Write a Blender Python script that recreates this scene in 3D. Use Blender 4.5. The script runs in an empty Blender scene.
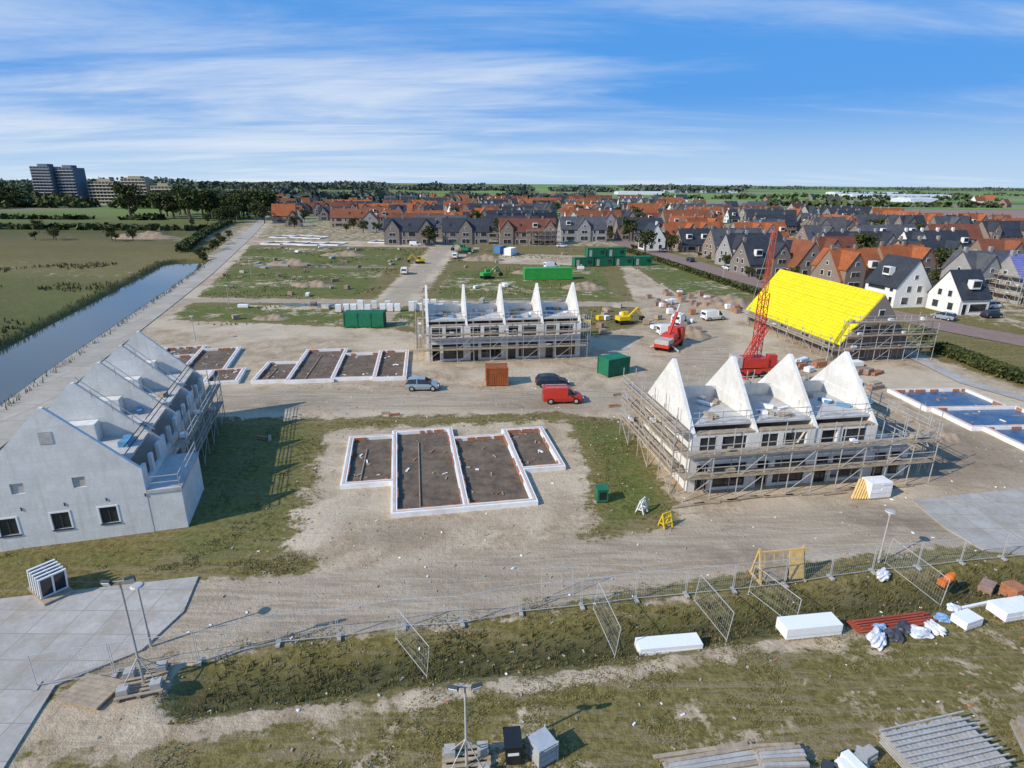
import bpy, bmesh, math, random
import numpy as np
from mathutils import Matrix, Vector
R=random.Random(11); NR=np.random.default_rng(5)
sc=bpy.context.scene
sc.view_settings.view_transform='Standard'; sc.view_settings.look='None'
sc.view_settings.exposure=0; sc.view_settings.gamma=1
rad=math.radians
# ---------------------------------------------------------------- camera
cd=bpy.data.cameras.new('camera'); cam=bpy.data.objects.new('camera',cd); sc.collection.objects.link(cam)
cd.sensor_width=36; cd.lens=20.99; cd.clip_start=0.5; cd.clip_end=30000
cam.matrix_world=Matrix.Translation((0,0,25))@Matrix.Rotation(rad(90-18.65),4,'X')@Matrix.Rotation(rad(0.45),4,'Z')
sc.camera=cam
# ---------------------------------------------------------------- light
SUN_AZ=rad(240); SUN_EL=rad(34)
sd=Vector((math.sin(SUN_AZ)*math.cos(SUN_EL),math.cos(SUN_AZ)*math.cos(SUN_EL),math.sin(SUN_EL)))
sl=bpy.data.lights.new('sun','SUN'); sl.energy=4.7; sl.angle=rad(0.5); sl.color=(1,0.94,0.84)
so=bpy.data.objects.new('sun',sl); sc.collection.objects.link(so)
so.rotation_euler=sd.to_track_quat('Z','Y').to_euler()
# ---------------------------------------------------------------- node helpers
def nd(nt,t,**k):
    n=nt.nodes.new(t)
    for a,b in k.items(): setattr(n,a,b)
    return n
def mth(nt,op,a,b=None,c=None,clamp=False):
    n=nt.nodes.new('ShaderNodeMath'); n.operation=op; n.use_clamp=clamp
    for i,v in enumerate((a,b,c)):
        if v is None: continue
        if isinstance(v,(int,float)): n.inputs[i].default_value=v
        else: nt.links.new(v,n.inputs[i])
    return n.outputs[0]
def mixc(nt,f,a,b,bt='MIX'):
    n=nt.nodes.new('ShaderNodeMix'); n.data_type='RGBA'; n.blend_type=bt
    if isinstance(f,(int,float)): n.inputs[0].default_value=f
    else: nt.links.new(f,n.inputs[0])
    for i,v in ((6,a),(7,b)):
        if isinstance(v,(tuple,list)): n.inputs[i].default_value=(v[0],v[1],v[2],1)
        else: nt.links.new(v,n.inputs[i])
    return n.outputs[2]
def sstep(nt,v,a,b):
    n=nt.nodes.new('ShaderNodeMapRange'); n.interpolation_type='SMOOTHSTEP'
    n.inputs[1].default_value=a; n.inputs[2].default_value=b
    nt.links.new(v,n.inputs[0]); return n.outputs[0]
def noise(nt,vec,scale,detail=4,rough=.6,dist=0):
    n=nt.nodes.new('ShaderNodeTexNoise'); n.inputs['Scale'].default_value=scale
    n.inputs['Detail'].default_value=detail; n.inputs['Roughness'].default_value=rough; n.inputs['Distortion'].default_value=dist
    nt.links.new(vec,n.inputs['Vector']); return n.outputs[0]
MATS={}
def mat(name,col,rough=.8,var=.25,ns=.8,bump=0.0,metal=0,pattern=None,pc=None,ps=1.0,spec=.3,dirt=0.0,dirtc=(.2,.16,.11),streak=0):
    if name in MATS: return MATS[name]
    m=bpy.data.materials.new(name); m.use_nodes=True; nt=m.node_tree; nt.nodes.clear()
    out=nd(nt,'ShaderNodeOutputMaterial'); b=nd(nt,'ShaderNodeBsdfPrincipled')
    nt.links.new(b.outputs[0],out.inputs[0])
    tc=nd(nt,'ShaderNodeTexCoord'); vec=tc.outputs['Object']
    n1=noise(nt,vec,ns,3,.65); n2=noise(nt,vec,ns*9,2,.6)
    s=mth(nt,'ADD',mth(nt,'MULTIPLY',n1,.6),mth(nt,'MULTIPLY',n2,.4))
    lo=tuple(c*(1-var) for c in col); hi=tuple(min(1,c*(1+var)) for c in col)
    c=mixc(nt,sstep(nt,s,.3,.7),lo,hi)
    if pattern:
        sx=nd(nt,'ShaderNodeSeparateXYZ'); nt.links.new(vec,sx.inputs[0])
        cb=nd(nt,'ShaderNodeCombineXYZ')
        nt.links.new(mth(nt,'ADD',sx.outputs[0],sx.outputs[1]),cb.inputs[0])
        nt.links.new(sx.outputs[1] if pattern=='slab' else sx.outputs[2],cb.inputs[1])
        if pattern=='slab': nt.links.new(sx.outputs[0],cb.inputs[0])
        br=nd(nt,'ShaderNodeTexBrick'); nt.links.new(cb.outputs[0],br.inputs['Vector'])
        br.inputs['Scale'].default_value=ps; br.inputs['Color1'].default_value=(1,1,1,1); br.inputs['Color2'].default_value=(.72,.72,.72,1)
        br.inputs['Mortar'].default_value=(0,0,0,1)
        br.inputs['Mortar Size'].default_value=.02
        if pattern=='slab': br.offset=0; br.inputs['Brick Width'].default_value=.5; br.inputs['Row Height'].default_value=.5; br.inputs['Mortar Size'].default_value=.007; br.inputs['Color2'].default_value=(.85,.85,.85,1)
        if pattern=='block': br.inputs['Brick Width'].default_value=.9; br.inputs['Row Height'].default_value=.6; br.inputs['Mortar Size'].default_value=.012; br.inputs['Color2'].default_value=(.94,.94,.94,1)
        if pattern=='brick': br.inputs['Brick Width'].default_value=.22; br.inputs['Row Height'].default_value=.065;br.inputs['Color2'].default_value=(.6,.6,.6,1)
        if pattern=='tile': br.inputs['Brick Width'].default_value=.3; br.inputs['Row Height'].default_value=.22
        if pattern=='sheet': br.inputs['Brick Width'].default_value=.95; br.inputs['Row Height'].default_value=.45; br.offset=0; br.inputs['Mortar Size'].default_value=.035; br.inputs['Color2'].default_value=(.85,.85,.85,1)
        c2=mixc(nt,1.0,c,br.outputs['Color'],'MULTIPLY')
        c=mixc(nt,br.outputs['Fac'],c2,pc or tuple(x*.6 for x in col))
    if dirt>0:
        nn=noise(nt,vec,.45,4,.7)
        c=mixc(nt,mth(nt,'MULTIPLY',sstep(nt,nn,.42,.72),dirt),c,dirtc)
    if streak>0:
        ms=nd(nt,'ShaderNodeMapping'); ms.inputs['Scale'].default_value=(2.2,2.2,.18); nt.links.new(vec,ms.inputs[0])
        c=mixc(nt,mth(nt,'MULTIPLY',sstep(nt,noise(nt,ms.outputs[0],1,3,.6),.5,.75),streak),c,dirtc)
    nt.links.new(c,b.inputs['Base Color']); b.inputs['Roughness'].default_value=rough; b.inputs['Metallic'].default_value=metal
    b.inputs['Specular IOR Level'].default_value=spec
    if bump>0:
        bp=nd(nt,'ShaderNodeBump'); bp.inputs['Strength'].default_value=bump; bp.inputs['Distance'].default_value=.05
        nt.links.new(n2,bp.inputs['Height']); nt.links.new(bp.outputs[0],b.inputs['Normal'])
    MATS[name]=m; return m
# ---------------------------------------------------------------- mesh builder
class MB:
    def __init__(s): s.v=[];s.f=[];s.m=[];s.T=Matrix.Identity(4)
    def add(s,vs,fs,mi=0):
        o=len(s.v); T=s.T
        for p in vs: s.v.append(tuple(T@Vector(p)))
        for f in fs: s.f.append(tuple(o+i for i in f)); s.m.append(mi)
    def box(s,x0,x1,y0,y1,z0,z1,mi=0):
        s.add([(x0,y0,z0),(x1,y0,z0),(x1,y1,z0),(x0,y1,z0),(x0,y0,z1),(x1,y0,z1),(x1,y1,z1),(x0,y1,z1)],
          [(0,3,2,1),(4,5,6,7),(0,1,5,4),(1,2,6,5),(2,3,7,6),(3,0,4,7)],mi)
    def rbox(s,c,sz,rot=0,mi=0,tilt=0,ax='X'):
        T=s.T; s.T=T@Matrix.Translation(c)@Matrix.Rotation(rot,4,'Z')@Matrix.Rotation(tilt,4,ax)
        s.box(-sz[0]/2,sz[0]/2,-sz[1]/2,sz[1]/2,-sz[2]/2,sz[2]/2,mi); s.T=T
    def beam(s,p,q,w,mi=0,h=None):
        p=Vector(p);q=Vector(q);d=(q-p).normalized(); h=h or w
        up=Vector((0,0,1)) if abs(d.z)<.95 else Vector((0,1,0))
        a=d.cross(up).normalized()*w/2; b=a.cross(d).normalized()*h/2
        vs=[p-a-b,p+a-b,p+a+b,p-a+b,q-a-b,q+a-b,q+a+b,q-a+b]
        s.add(vs,[(0,3,2,1),(4,5,6,7),(0,1,5,4),(1,2,6,5),(2,3,7,6),(3,0,4,7)],mi)
    def cyl(s,p,q,r0,r1=None,n=10,mi=0):
        r1=r0 if r1 is None else r1
        p=Vector(p);q=Vector(q);d=(q-p).normalized()
        up=Vector((0,0,1)) if abs(d.z)<.95 else Vector((0,1,0))
        a=d.cross(up).normalized(); b=a.cross(d)
        vs=[p+(a*math.cos(2*math.pi*i/n)+b*math.sin(2*math.pi*i/n))*r0 for i in range(n)]+[q+(a*math.cos(2*math.pi*i/n)+b*math.sin(2*math.pi*i/n))*r1 for i in range(n)]
        s.add(vs,[(i,(i+1)%n,n+(i+1)%n,n+i) for i in range(n)]+[tuple(range(n-1,-1,-1)),tuple(range(n,2*n))],mi)
    def extx(s,poly,x0,x1,mi=0):
        n=len(poly)
        s.add([(x0,y,z) for y,z in poly]+[(x1,y,z) for y,z in poly],
          [(i,(i+1)%n,n+(i+1)%n,n+i) for i in range(n)]+[tuple(range(n-1,-1,-1)),tuple(range(n,2*n))],mi)
    def extz(s,poly,z0,z1,mi=0):
        n=len(poly)
        s.add([(x,y,z0) for x,y in poly]+[(x,y,z1) for x,y in poly],
          [(i,(i+1)%n,n+(i+1)%n,n+i) for i in range(n)]+[tuple(range(n-1,-1,-1)),tuple(range(n,2*n))],mi)
    def wallx(s,x0,x1,y0,y1,z0,z1,ops,mi=0):
        x=x0
        for (a,b,c,d) in sorted(ops):
            if a>x: s.box(x,a,y0,y1,z0,z1,mi)
            if c>z0: s.box(a,b,y0,y1,z0,c,mi)
            if d<z1: s.box(a,b,y0,y1,d,z1,mi)
            x=b
        if x<x1: s.box(x,x1,y0,y1,z0,z1,mi)
    def obj(s,name,mats,loc=(0,0,0),rot=0,parent=None):
        me=bpy.data.meshes.new(name); me.from_pydata(s.v,[],s.f)
        me.polygons.foreach_set('material_index',s.m)
        for m in mats: me.materials.append(m)
        bm=bmesh.new(); bm.from_mesh(me); bmesh.ops.recalc_face_normals(bm,faces=bm.faces); bm.to_mesh(me); bm.free()
        me.update()
        o=bpy.data.objects.new(name,me); sc.collection.objects.link(o); o.location=loc; o.rotation_euler=(0,0,rot)
        if parent: o.parent=parent
        return o
def inst(o,name,loc,rot=0,scale=1):
    n=bpy.data.objects.new(name,o.data); sc.collection.objects.link(n); n.location=loc; n.rotation_euler=(0,0,rot)
    n.scale=(scale,)*3 if isinstance(scale,(int,float)) else scale
    return n
def empty(name,loc,rot=0):
    e=bpy.data.objects.new(name,None); sc.collection.objects.link(e); e.location=loc; e.rotation_euler=(0,0,rot); return e
def fast(name,V,F,mats,loc=(0,0,0)):
    k=F.shape[1]; me=bpy.data.meshes.new(name); me.vertices.add(len(V)); me.vertices.foreach_set('co',V.astype(np.float32).ravel())
    me.loops.add(F.size); me.loops.foreach_set('vertex_index',F.astype(np.int32).ravel())
    me.polygons.add(len(F)); me.polygons.foreach_set('loop_start',np.arange(0,F.size,k,dtype=np.int32))
    me.update(calc_edges=True); me.validate()
    for m in mats: me.materials.append(m)
    o=bpy.data.objects.new(name,me); sc.collection.objects.link(o); o.location=loc; return o
# ---------------------------------------------------------------- geometry masks
def segd(X,Y,P):
    d=np.full(X.shape,1e9)
    for (ax,ay),(bx,by) in zip(P[:-1],P[1:]):
        dx,dy=bx-ax,by-ay; t=np.clip(((X-ax)*dx+(Y-ay)*dy)/(dx*dx+dy*dy),0,1)
        d=np.minimum(d,np.hypot(X-ax-t*dx,Y-ay-t*dy))
    return d
def psd(X,Y,P):
    Q=P+[P[0]]; d=segd(X,Y,Q); ins=np.zeros(X.shape,bool)
    for (ax,ay),(bx,by) in zip(Q[:-1],Q[1:]):
        c=((ay>Y)!=(by>Y))
        xx=(bx-ax)*(Y-ay)/((by-ay) if by!=ay else 1e-9)+ax
        ins^=(c&(X<xx))
    return np.where(ins,-d,d)
def soft(sd,w): return np.clip(.5-sd/w,0,1)
CANAL=[(-52,18),(-68,69),(-77.5,101),(-89,140),(-106,196)]
DITCH=[(-16,24.3),(-3.5,26.7),(5.1,28.1),(13.9,30),(25.1,32.3),(36,34.2),(60,39)]
ROAD=[(-48,38),(-55.5,62),(-62,82),(-73,120),(-87,168),(-110,240),(-131,305),(-190,480)]
SAND=[
 [(-75,112),(-60,110),(-20,104),(-13,98),(14,100),(35,120),(50,128),(62,100),(66,80),(70,60),(70,40),(48,38),(38.8,39.3),(24.6,37.3),(5.8,32.8),(-6.9,30.4),(-20.2,26.7),(-21,33),(-10.2,34),(6.4,37.3),(14,41),(12.5,62),(4,64),(-20,61.5),(-34,61.5),(-50,40),(-62,72)],
 [(-19.4,58.6),(5.9,61.4),(6.8,50),(6.1,40.7),(4,35.5),(-11.6,33),(-17,39),(-18,50)],
 [(-30,110),(-20,110),(-22,255),(-34,255)],
 [(-80,128),(60,126),(60,131),(-80,133)],
 [(-5,196),(62,188),(60,215),(-5,225)],
 [(25,110),(48,125),(46,190),(34,190),(28,140)],
 [(-120,250),(-30,245),(-20,262),(-120,275)],
 [(-25,20),(-8,22.3),(-12,27),(-22,27)],
]
LUSH=[([(-72,135),(-35,135),(-37,180),(-84,182)],.9),([(-92,190),(-35,188),(-37,240),(-108,240)],.8),
 ([(-66,111),(-18,106),(-19,124),(-68,124)],.9),([(-18,134),(24,134),(28,185),(-18,180)],.8),([(40,140),(58,140),(50,215),(38,215)],.8),
 ([(5.6,63.5),(12.5,61),(13.7,42),(6.8,38.5),(7.5,50)],.75),
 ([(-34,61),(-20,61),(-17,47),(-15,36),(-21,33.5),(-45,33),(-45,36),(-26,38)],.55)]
PINK=[(283,440),(374,460),(700,700),(420,720)]
def fnoise(X,Y,s,seed=0):
    r=np.random.default_rng(seed); out=0; a=1
    for o in range(4):
        for k in range(3):
            th=r.uniform(0,6.28); ph=r.uniform(0,6.28,2)
            out=out+a*np.sin((X*math.cos(th)+Y*math.sin(th))*s+ph[0]+1.3*np.sin((Y*math.cos(th)-X*math.sin(th))*s*.7+ph[1]))/3
        s*=2.1; a*=.5
    return out
def gz(X,Y):
    X=np.asarray(X,float);Y=np.asarray(Y,float)
    z=np.zeros(X.shape)
    dc=segd(X,Y,CANAL); z-=1.7*np.clip((7.6-dc)/2.6,0,1)
    dd=segd(X,Y,DITCH); t=np.clip((2.3-dd)/1.9,0,1); z-=.75*t*t*(3-2*t)
    near=(Y<330)&(abs(X)<140)
    z+=np.where(near,.035*fnoise(X,Y,.55,3)*np.clip((segd(X,Y,ROAD)-4)/3,0,1),0)
    z=np.where((X<-19.5)&(Y<34)&(X>-50)&(Y>10),np.minimum(z,0.0),z)
    z=np.where((X>33)&(X<70)&(Y<47)&(Y>36),np.minimum(z,0.0),z)
    return z
def grow(a,b,st,g):
    o=[a];s=st
    while o[-1]<b: s*=g; o.append(o[-1]+s)
    return o[1:]
xp=list(np.arange(-130,60,.75))+list(np.arange(60,140,2)); xr=grow(xp[-1],9000,3,1.13); xl=[-v for v in grow(130,9000,3,1.13)][::-1]
xs=np.array(xl+xp+xr)
ysl=list(np.arange(-80,12,4))+list(np.arange(12,60,.4))+list(np.arange(60,140,.8))+list(np.arange(140,320,2)); ysl+=grow(ysl[-1],11000,3,1.09)
ys=np.array(ysl)
GX,GY=np.meshgrid(xs,ys); gx=GX.ravel();gy=GY.ravel()
sand=np.zeros(gx.shape)
for i,P in enumerate(SAND): sand=np.maximum(sand,soft(psd(gx,gy,P),3.5))
lush=np.zeros(gx.shape)+.3
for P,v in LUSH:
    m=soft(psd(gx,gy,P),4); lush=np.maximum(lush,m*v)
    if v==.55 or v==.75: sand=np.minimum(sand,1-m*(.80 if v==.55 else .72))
    else: sand=np.where(m>.3,np.clip(.27+.30*fnoise(gx,gy*1.6,.09,40),0,.9),sand)
rd=segd(gx,gy,ROAD); sand=np.maximum(sand,soft(rd-5.5,3))
track=np.zeros(gx.shape)
TRK=[[(-21,29.5),(-5,32.2),(6,35),(20,39),(40,42),(70,47)],[(-50,52),(-35,67.5),(14,68.5),(30,86),(38,120)],[(-26,110),(-28,255)],[(-80,130),(60,128.5)]]
for T,w in zip(TRK,(3.2,3.6,3,2.3)): track=np.maximum(track,soft(segd(gx,gy,T)-w,1.6))
sand=np.maximum(sand,track)
sand=np.maximum(sand,.62*soft(segd(gx,gy,[(-25,19),(-17,21.2),(-5.7,23.7),(7,26),(12.9,27.2),(24,29.6)])-.9,1.2))
sand=np.maximum(sand,.52*soft(segd(gx,gy,[(-16,26.5),(-3,29),(8,31),(30,35)])-.5,1.2))
near=(gy<31)&(gx>-25); sand=np.where(near,np.maximum(sand,.26+.14*fnoise(gx*.5,gy,.5,8)),sand)
vil=soft(psd(gx,gy,[(-150,262),(44,252),(60,232),(95,100),(300,150),(420,420),(150,800),(-250,800)]),10); sand=np.maximum(sand,.5*vil)
dd=segd(gx,gy,DITCH); lush=np.maximum(lush,.5*soft(dd-1.9,1.5)); sand=np.where(dd<2.0,np.minimum(sand,.12),sand)
dark=soft(dd-.9,1.8)*.95
damp=.8*soft(psd(gx,gy,[(36.5,47),(49,49),(50,60),(40,64),(38,56)]),5)
for (px_,py_,pr_,pv_) in ((-8,38.5,2.4,.5),(2,66,4,.45),(-28,66,4,.4),(24,70,5,.45),(16,36.5,2.6,.5),(-2,33,2.4,.4),(30,41,3,.5),(-45,60,4,.4)):
    damp=np.maximum(damp,pv_*np.clip(1-np.hypot((gx-px_)*.5,gy-py_)/pr_,0,1)*1.5)
damp=np.clip(damp,0,1)
dc=segd(gx,gy,CANAL); lush=np.maximum(lush,.6*soft(dc-9,5)); sand=np.where(dc<8,np.minimum(sand,.2),sand); dark=np.maximum(dark,.7*soft(dc-7.6,1.2))
lefts=(gx<-78-(gy-100)*.28)&(gy>20)
lush=np.where(lefts,.6+.3*fnoise(gx*.5,gy,.03,50),lush); dark=np.where(lefts,np.maximum(dark,np.clip(.4+.5*fnoise(gx*.4,gy,.035,51),0,.85)),dark)
sand=np.where(lefts,np.maximum(sand,.2+.14*fnoise(gx*.3,gy,.06,53)),sand)
pink=soft(psd(gx,gy,PINK),6)
far=np.clip((gy-360)/150,0,1)*np.where(gx<-120,.6,1)
gzz=gz(gx,gy)
nx,ny=len(xs),len(ys)
idx=np.arange(nx*ny).reshape(ny,nx)
F=np.stack([idx[:-1,:-1],idx[:-1,1:],idx[1:,1:],idx[1:,:-1]],-1).reshape(-1,4)
gm=bpy.data.materials.new('ground_soil_and_grass'); gm.use_nodes=True; nt=gm.node_tree; nt.nodes.clear()
out=nd(nt,'ShaderNodeOutputMaterial'); bs=nd(nt,'ShaderNodeBsdfPrincipled'); nt.links.new(bs.outputs[0],out.inputs[0])
geo=nd(nt,'ShaderNodeNewGeometry'); pos=geo.outputs['Position']
a1=nd(nt,'ShaderNodeAttribute',attribute_name='mask'); a2=nd(nt,'ShaderNodeAttribute',attribute_name='mask2')
s1=nd(nt,'ShaderNodeSeparateColor'); nt.links.new(a1.outputs['Color'],s1.inputs[0])
s2=nd(nt,'ShaderNodeSeparateColor'); nt.links.new(a2.outputs['Color'],s2.inputs[0])
nL=noise(nt,pos,.06,2,.6,.3); nM=noise(nt,pos,.35,4,.7,.5); nF=noise(nt,pos,2.2,4,.75); nFF=noise(nt,pos,9,2,.8)
mp=nd(nt,'ShaderNodeMapping'); mp.inputs['Rotation'].default_value=(0,0,rad(-11)); mp.inputs['Scale'].default_value=(.14,1.3,1); nt.links.new(pos,mp.inputs[0])
nS=noise(nt,mp.outputs[0],1.0,4,.7,1.2)
e=mth(nt,'ADD',s1.outputs[0],mth(nt,'ADD',mth(nt,'MULTIPLY',mth(nt,'SUBTRACT',nM,.5),1.5),mth(nt,'MULTIPLY',mth(nt,'SUBTRACT',nF,.5),.8)))
msand=sstep(nt,e,.38,.62)
sandc=mixc(nt,sstep(nt,nM,.3,.7),(.32,.235,.15),(.54,.425,.29))
sandc=mixc(nt,mth(nt,'MULTIPLY',sstep(nt,nF,.46,.68),.55),sandc,(.24,.175,.115))
sandc=mixc(nt,mth(nt,'MULTIPLY',sstep(nt,nL,.46,.60),.6),sandc,(.58,.475,.34))
sandc=mixc(nt,mth(nt,'MULTIPLY',sstep(nt,nS,.56,.64),mth(nt,'MULTIPLY',sstep(nt,nM,.4,.6),.45)),sandc,(.25,.19,.13))
trc=mixc(nt,sstep(nt,nS,.35,.65),(.29,.225,.155),(.45,.365,.265))
trc=mixc(nt,mth(nt,'MULTIPLY',sstep(nt,nFF,.5,.7),.35),trc,(.18,.14,.105))
sandc=mixc(nt,mth(nt,'MULTIPLY',s1.outputs[2],.8),sandc,trc)
moss=mixc(nt,sstep(nt,nF,.35,.65),(.115,.095,.028),(.23,.185,.065))
moss=mixc(nt,mth(nt,'MULTIPLY',sstep(nt,nS,.48,.64),.7),moss,(.27,.205,.12))
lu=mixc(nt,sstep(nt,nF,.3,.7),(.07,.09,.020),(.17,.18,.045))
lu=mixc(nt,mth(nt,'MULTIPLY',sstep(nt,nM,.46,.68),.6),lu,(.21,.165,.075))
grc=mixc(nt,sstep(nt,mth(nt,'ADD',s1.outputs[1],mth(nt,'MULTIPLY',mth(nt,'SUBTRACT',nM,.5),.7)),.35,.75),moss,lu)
grc=mixc(nt,mth(nt,'MULTIPLY',sstep(nt,nFF,.45,.75),.4),grc,(.05,.047,.018))
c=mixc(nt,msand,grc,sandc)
c=mixc(nt,mth(nt,'MULTIPLY',s2.outputs[0],sstep(nt,nF,.25,.6)),c,(.055,.052,.024))
c=mixc(nt,mth(nt,'MULTIPLY',a2.outputs['Alpha'],sstep(nt,nM,.3,.62)),c,(.16,.115,.08))
mf=nd(nt,'ShaderNodeMapping'); mf.inputs['Scale'].default_value=(.0028,.0065,1); mf.inputs['Rotation'].default_value=(0,0,.15); nt.links.new(pos,mf.inputs[0])
vo=nd(nt,'ShaderNodeTexVoronoi'); vo.distance='CHEBYCHEV'; nt.links.new(mf.outputs[0],vo.inputs['Vector']); vo.inputs['Scale'].default_value=1
sv=nd(nt,'ShaderNodeSeparateColor'); nt.links.new(vo.outputs['Color'],sv.inputs[0])
cr=nd(nt,'ShaderNodeValToRGB'); nt.links.new(sv.outputs[0],cr.inputs[0]); el=cr.color_ramp; el.interpolation='CONSTANT'
el.elements[0].color=(.17,.26,.06,1); el.elements[1].position=.3; el.elements[1].color=(.10,.16,.06,1)
for p_,q_ in ((.5,(.24,.28,.11,1)),(.68,(.26,.22,.14,1)),(.8,(.18,.31,.07,1))):
    x_=el.elements.new(p_); x_.color=q_
fc=mixc(nt,mth(nt,'MULTIPLY',nM,.35),cr.outputs[0],(.12,.15,.08))
c=mixc(nt,s2.outputs[2],c,fc)
c=mixc(nt,s2.outputs[1],c,(.29,.19,.15))
nt.links.new(c,bs.inputs['Base Color']); bs.inputs['Roughness'].default_value=.95; bs.inputs['Specular IOR Level'].default_value=.15
bp=nd(nt,'ShaderNodeBump'); bp.inputs['Strength'].default_value=.75; bp.inputs['Distance'].default_value=.15
nt.links.new(mth(nt,'ADD',mth(nt,'MULTIPLY',nF,.9),mth(nt,'ADD',mth(nt,'MULTIPLY',nFF,.3),mth(nt,'MULTIPLY',nS,.5))),bp.inputs['Height']); nt.links.new(bp.outputs[0],bs.inputs['Normal'])
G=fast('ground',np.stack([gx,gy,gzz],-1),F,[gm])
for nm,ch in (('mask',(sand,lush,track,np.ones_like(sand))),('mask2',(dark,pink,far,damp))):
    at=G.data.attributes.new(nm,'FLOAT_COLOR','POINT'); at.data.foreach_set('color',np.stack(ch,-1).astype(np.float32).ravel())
G.data.polygons.foreach_set('use_smooth',[True]*len(G.data.polygons))
# ---------------------------------------------------------------- materials
concrete=mat('white_concrete',(.71,.69,.645),.85,.10,.5,pattern='block',pc=(.60,.58,.54),dirt=.45,dirtc=(.50,.46,.40),streak=.45)
slabm=mat('floor_slab_concrete',(.47,.45,.42),.85,.18,.7,dirt=.5,dirtc=(.30,.26,.21))
white=mat('white_paint',(.80,.80,.78),.5,.05,1,dirt=.2,dirtc=(.55,.5,.45))
foil=mat('white_insulation',(.80,.79,.77),.6,.08,1.3,dirt=.4,dirtc=(.5,.43,.35))
core=mat('beam_core',(.55,.42,.34),.85,.18,1.5)
terra=mat('terracotta_brick',(.38,.16,.08),.8,.3,3)
soil=mat('dark_soil',(.125,.09,.062),.95,.4,1.2,bump=.6,dirt=.6,dirtc=(.23,.175,.12))
bluef=mat('blue_foil',(.045,.10,.19),.35,.45,1.2,bump=.5,spec=.5,dirt=.5,dirtc=(.17,.19,.2))
bluem=mat('blue_membrane',(.10,.26,.42),.5,.3,1.2)
steel=mat('galvanised_steel',(.44,.42,.39),.5,.2,2,metal=.1)
fencem=mat('fence_wire',(.46,.46,.45),.5,.1,2)
plank=mat('weathered_plank',(.36,.285,.20),.85,.3,2.5,dirt=.3)
wood=mat('fresh_timber',(.60,.40,.15),.7,.2,3)
glass=mat('window_glass',(.025,.03,.035),.08,.3,1,spec=.7)
frame=mat('window_frame',(.70,.70,.68),.5,.05,1)
dframe=mat('dark_frame',(.05,.055,.06),.5,.1,1)
paving=mat('concrete_paving',(.43,.395,.35),.85,.16,.5,pattern='slab',pc=(.28,.24,.19),ps=.25,dirt=.8,dirtc=(.31,.255,.19))
roadm=mat('concrete_road',(.42,.37,.30),.9,.12,.3,pattern='slab',pc=(.28,.23,.18),ps=.1,dirt=.6,dirtc=(.36,.29,.21))
redp=mat('red_paint',(.50,.035,.02),.4,.12,1,spec=.5)
craner=mat('faded_red_paint',(.48,.10,.05),.5,.2,1)
greenp=mat('green_paint',(.015,.15,.075),.5,.2,1)
lgreenp=mat('bright_green_paint',(.04,.33,.06),.5,.15,1)
yel=mat('yellow_membrane',(.80,.69,.012),.6,.13,.9,spec=.15,pattern='sheet',pc=(.52,.42,.02),bump=.5)
yelb=mat('yellow_batten',(.62,.52,.05),.7,.2,1)
yelp=mat('yellow_paint',(.7,.48,.02),.5,.12,1)
rubber=mat('black_rubber',(.02,.02,.02),.7,.1,1)
blackp=mat('black_plastic',(.02,.022,.025),.4,.2,1)
orangep=mat('orange_paint',(.6,.15,.02),.5,.15,1)
silverb=mat('silver_blue_paint',(.33,.41,.46),.3,.05,1,metal=.3)
darkcar=mat('dark_blue_paint',(.03,.045,.07),.25,.05,1,metal=.3)
concg=mat('grey_concrete',(.38,.36,.33),.9,.2,1.5)
ropes=[mat('orange_roof_tiles',(.42,.12,.035),.8,.3,.4,pattern='tile',pc=(.18,.06,.03),dirt=.45,dirtc=(.2,.09,.05)),
       mat('dark_roof_tiles',(.05,.055,.065),.6,.3,.4,pattern='tile',pc=(.025,.025,.03)),
       mat('slate_roof_tiles',(.11,.11,.115),.6,.3,.4,pattern='tile',pc=(.05,.05,.055)),
       mat('brown_roof_tiles',(.20,.07,.04),.8,.3,.4,pattern='tile',pc=(.1,.04,.03)),
       mat('violet_roof_foil',(.14,.15,.42),.5,.25,.8,pattern='sheet',pc=(.3,.28,.35)),
       mat('rust_roof_tiles',(.29,.095,.04),.8,.3,.4,pattern='tile',pc=(.13,.05,.03),dirt=.4,dirtc=(.15,.07,.05))]
walls=[mat('red_brick',(.19,.085,.055),.9,.25,.6,pattern='brick',pc=(.28,.24,.2)),
       mat('brown_brick',(.15,.105,.08),.9,.25,.6,pattern='brick',pc=(.25,.22,.2)),
       mat('yellow_brick',(.33,.26,.17),.9,.15,.6,pattern='brick',pc=(.35,.3,.25)),
       mat('white_render',(.72,.71,.68),.8,.06,.6),
       mat('grey_render',(.30,.29,.28),.8,.15,.6)]
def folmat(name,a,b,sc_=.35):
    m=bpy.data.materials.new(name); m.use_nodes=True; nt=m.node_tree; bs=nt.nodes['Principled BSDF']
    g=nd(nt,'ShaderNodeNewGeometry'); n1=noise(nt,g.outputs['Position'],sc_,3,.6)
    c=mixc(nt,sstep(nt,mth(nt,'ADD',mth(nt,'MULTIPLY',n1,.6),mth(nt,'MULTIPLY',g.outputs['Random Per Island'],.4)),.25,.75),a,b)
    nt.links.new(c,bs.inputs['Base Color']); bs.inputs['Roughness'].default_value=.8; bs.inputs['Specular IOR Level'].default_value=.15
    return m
fol=folmat('foliage',(.022,.034,.012),(.10,.11,.035)); folfar=folmat('hazed_distant_foliage',(.055,.075,.065),(.12,.145,.10),.02)  # far leaf colour is lighter and bluish: aerial haze painted into it
grassm=folmat('grass_blades',(.09,.085,.028),(.25,.21,.085)); reedm=folmat('reed_blades',(.06,.06,.025),(.17,.14,.06)); bark=mat('bark',(.09,.07,.05),.9,.3,3)
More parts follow.
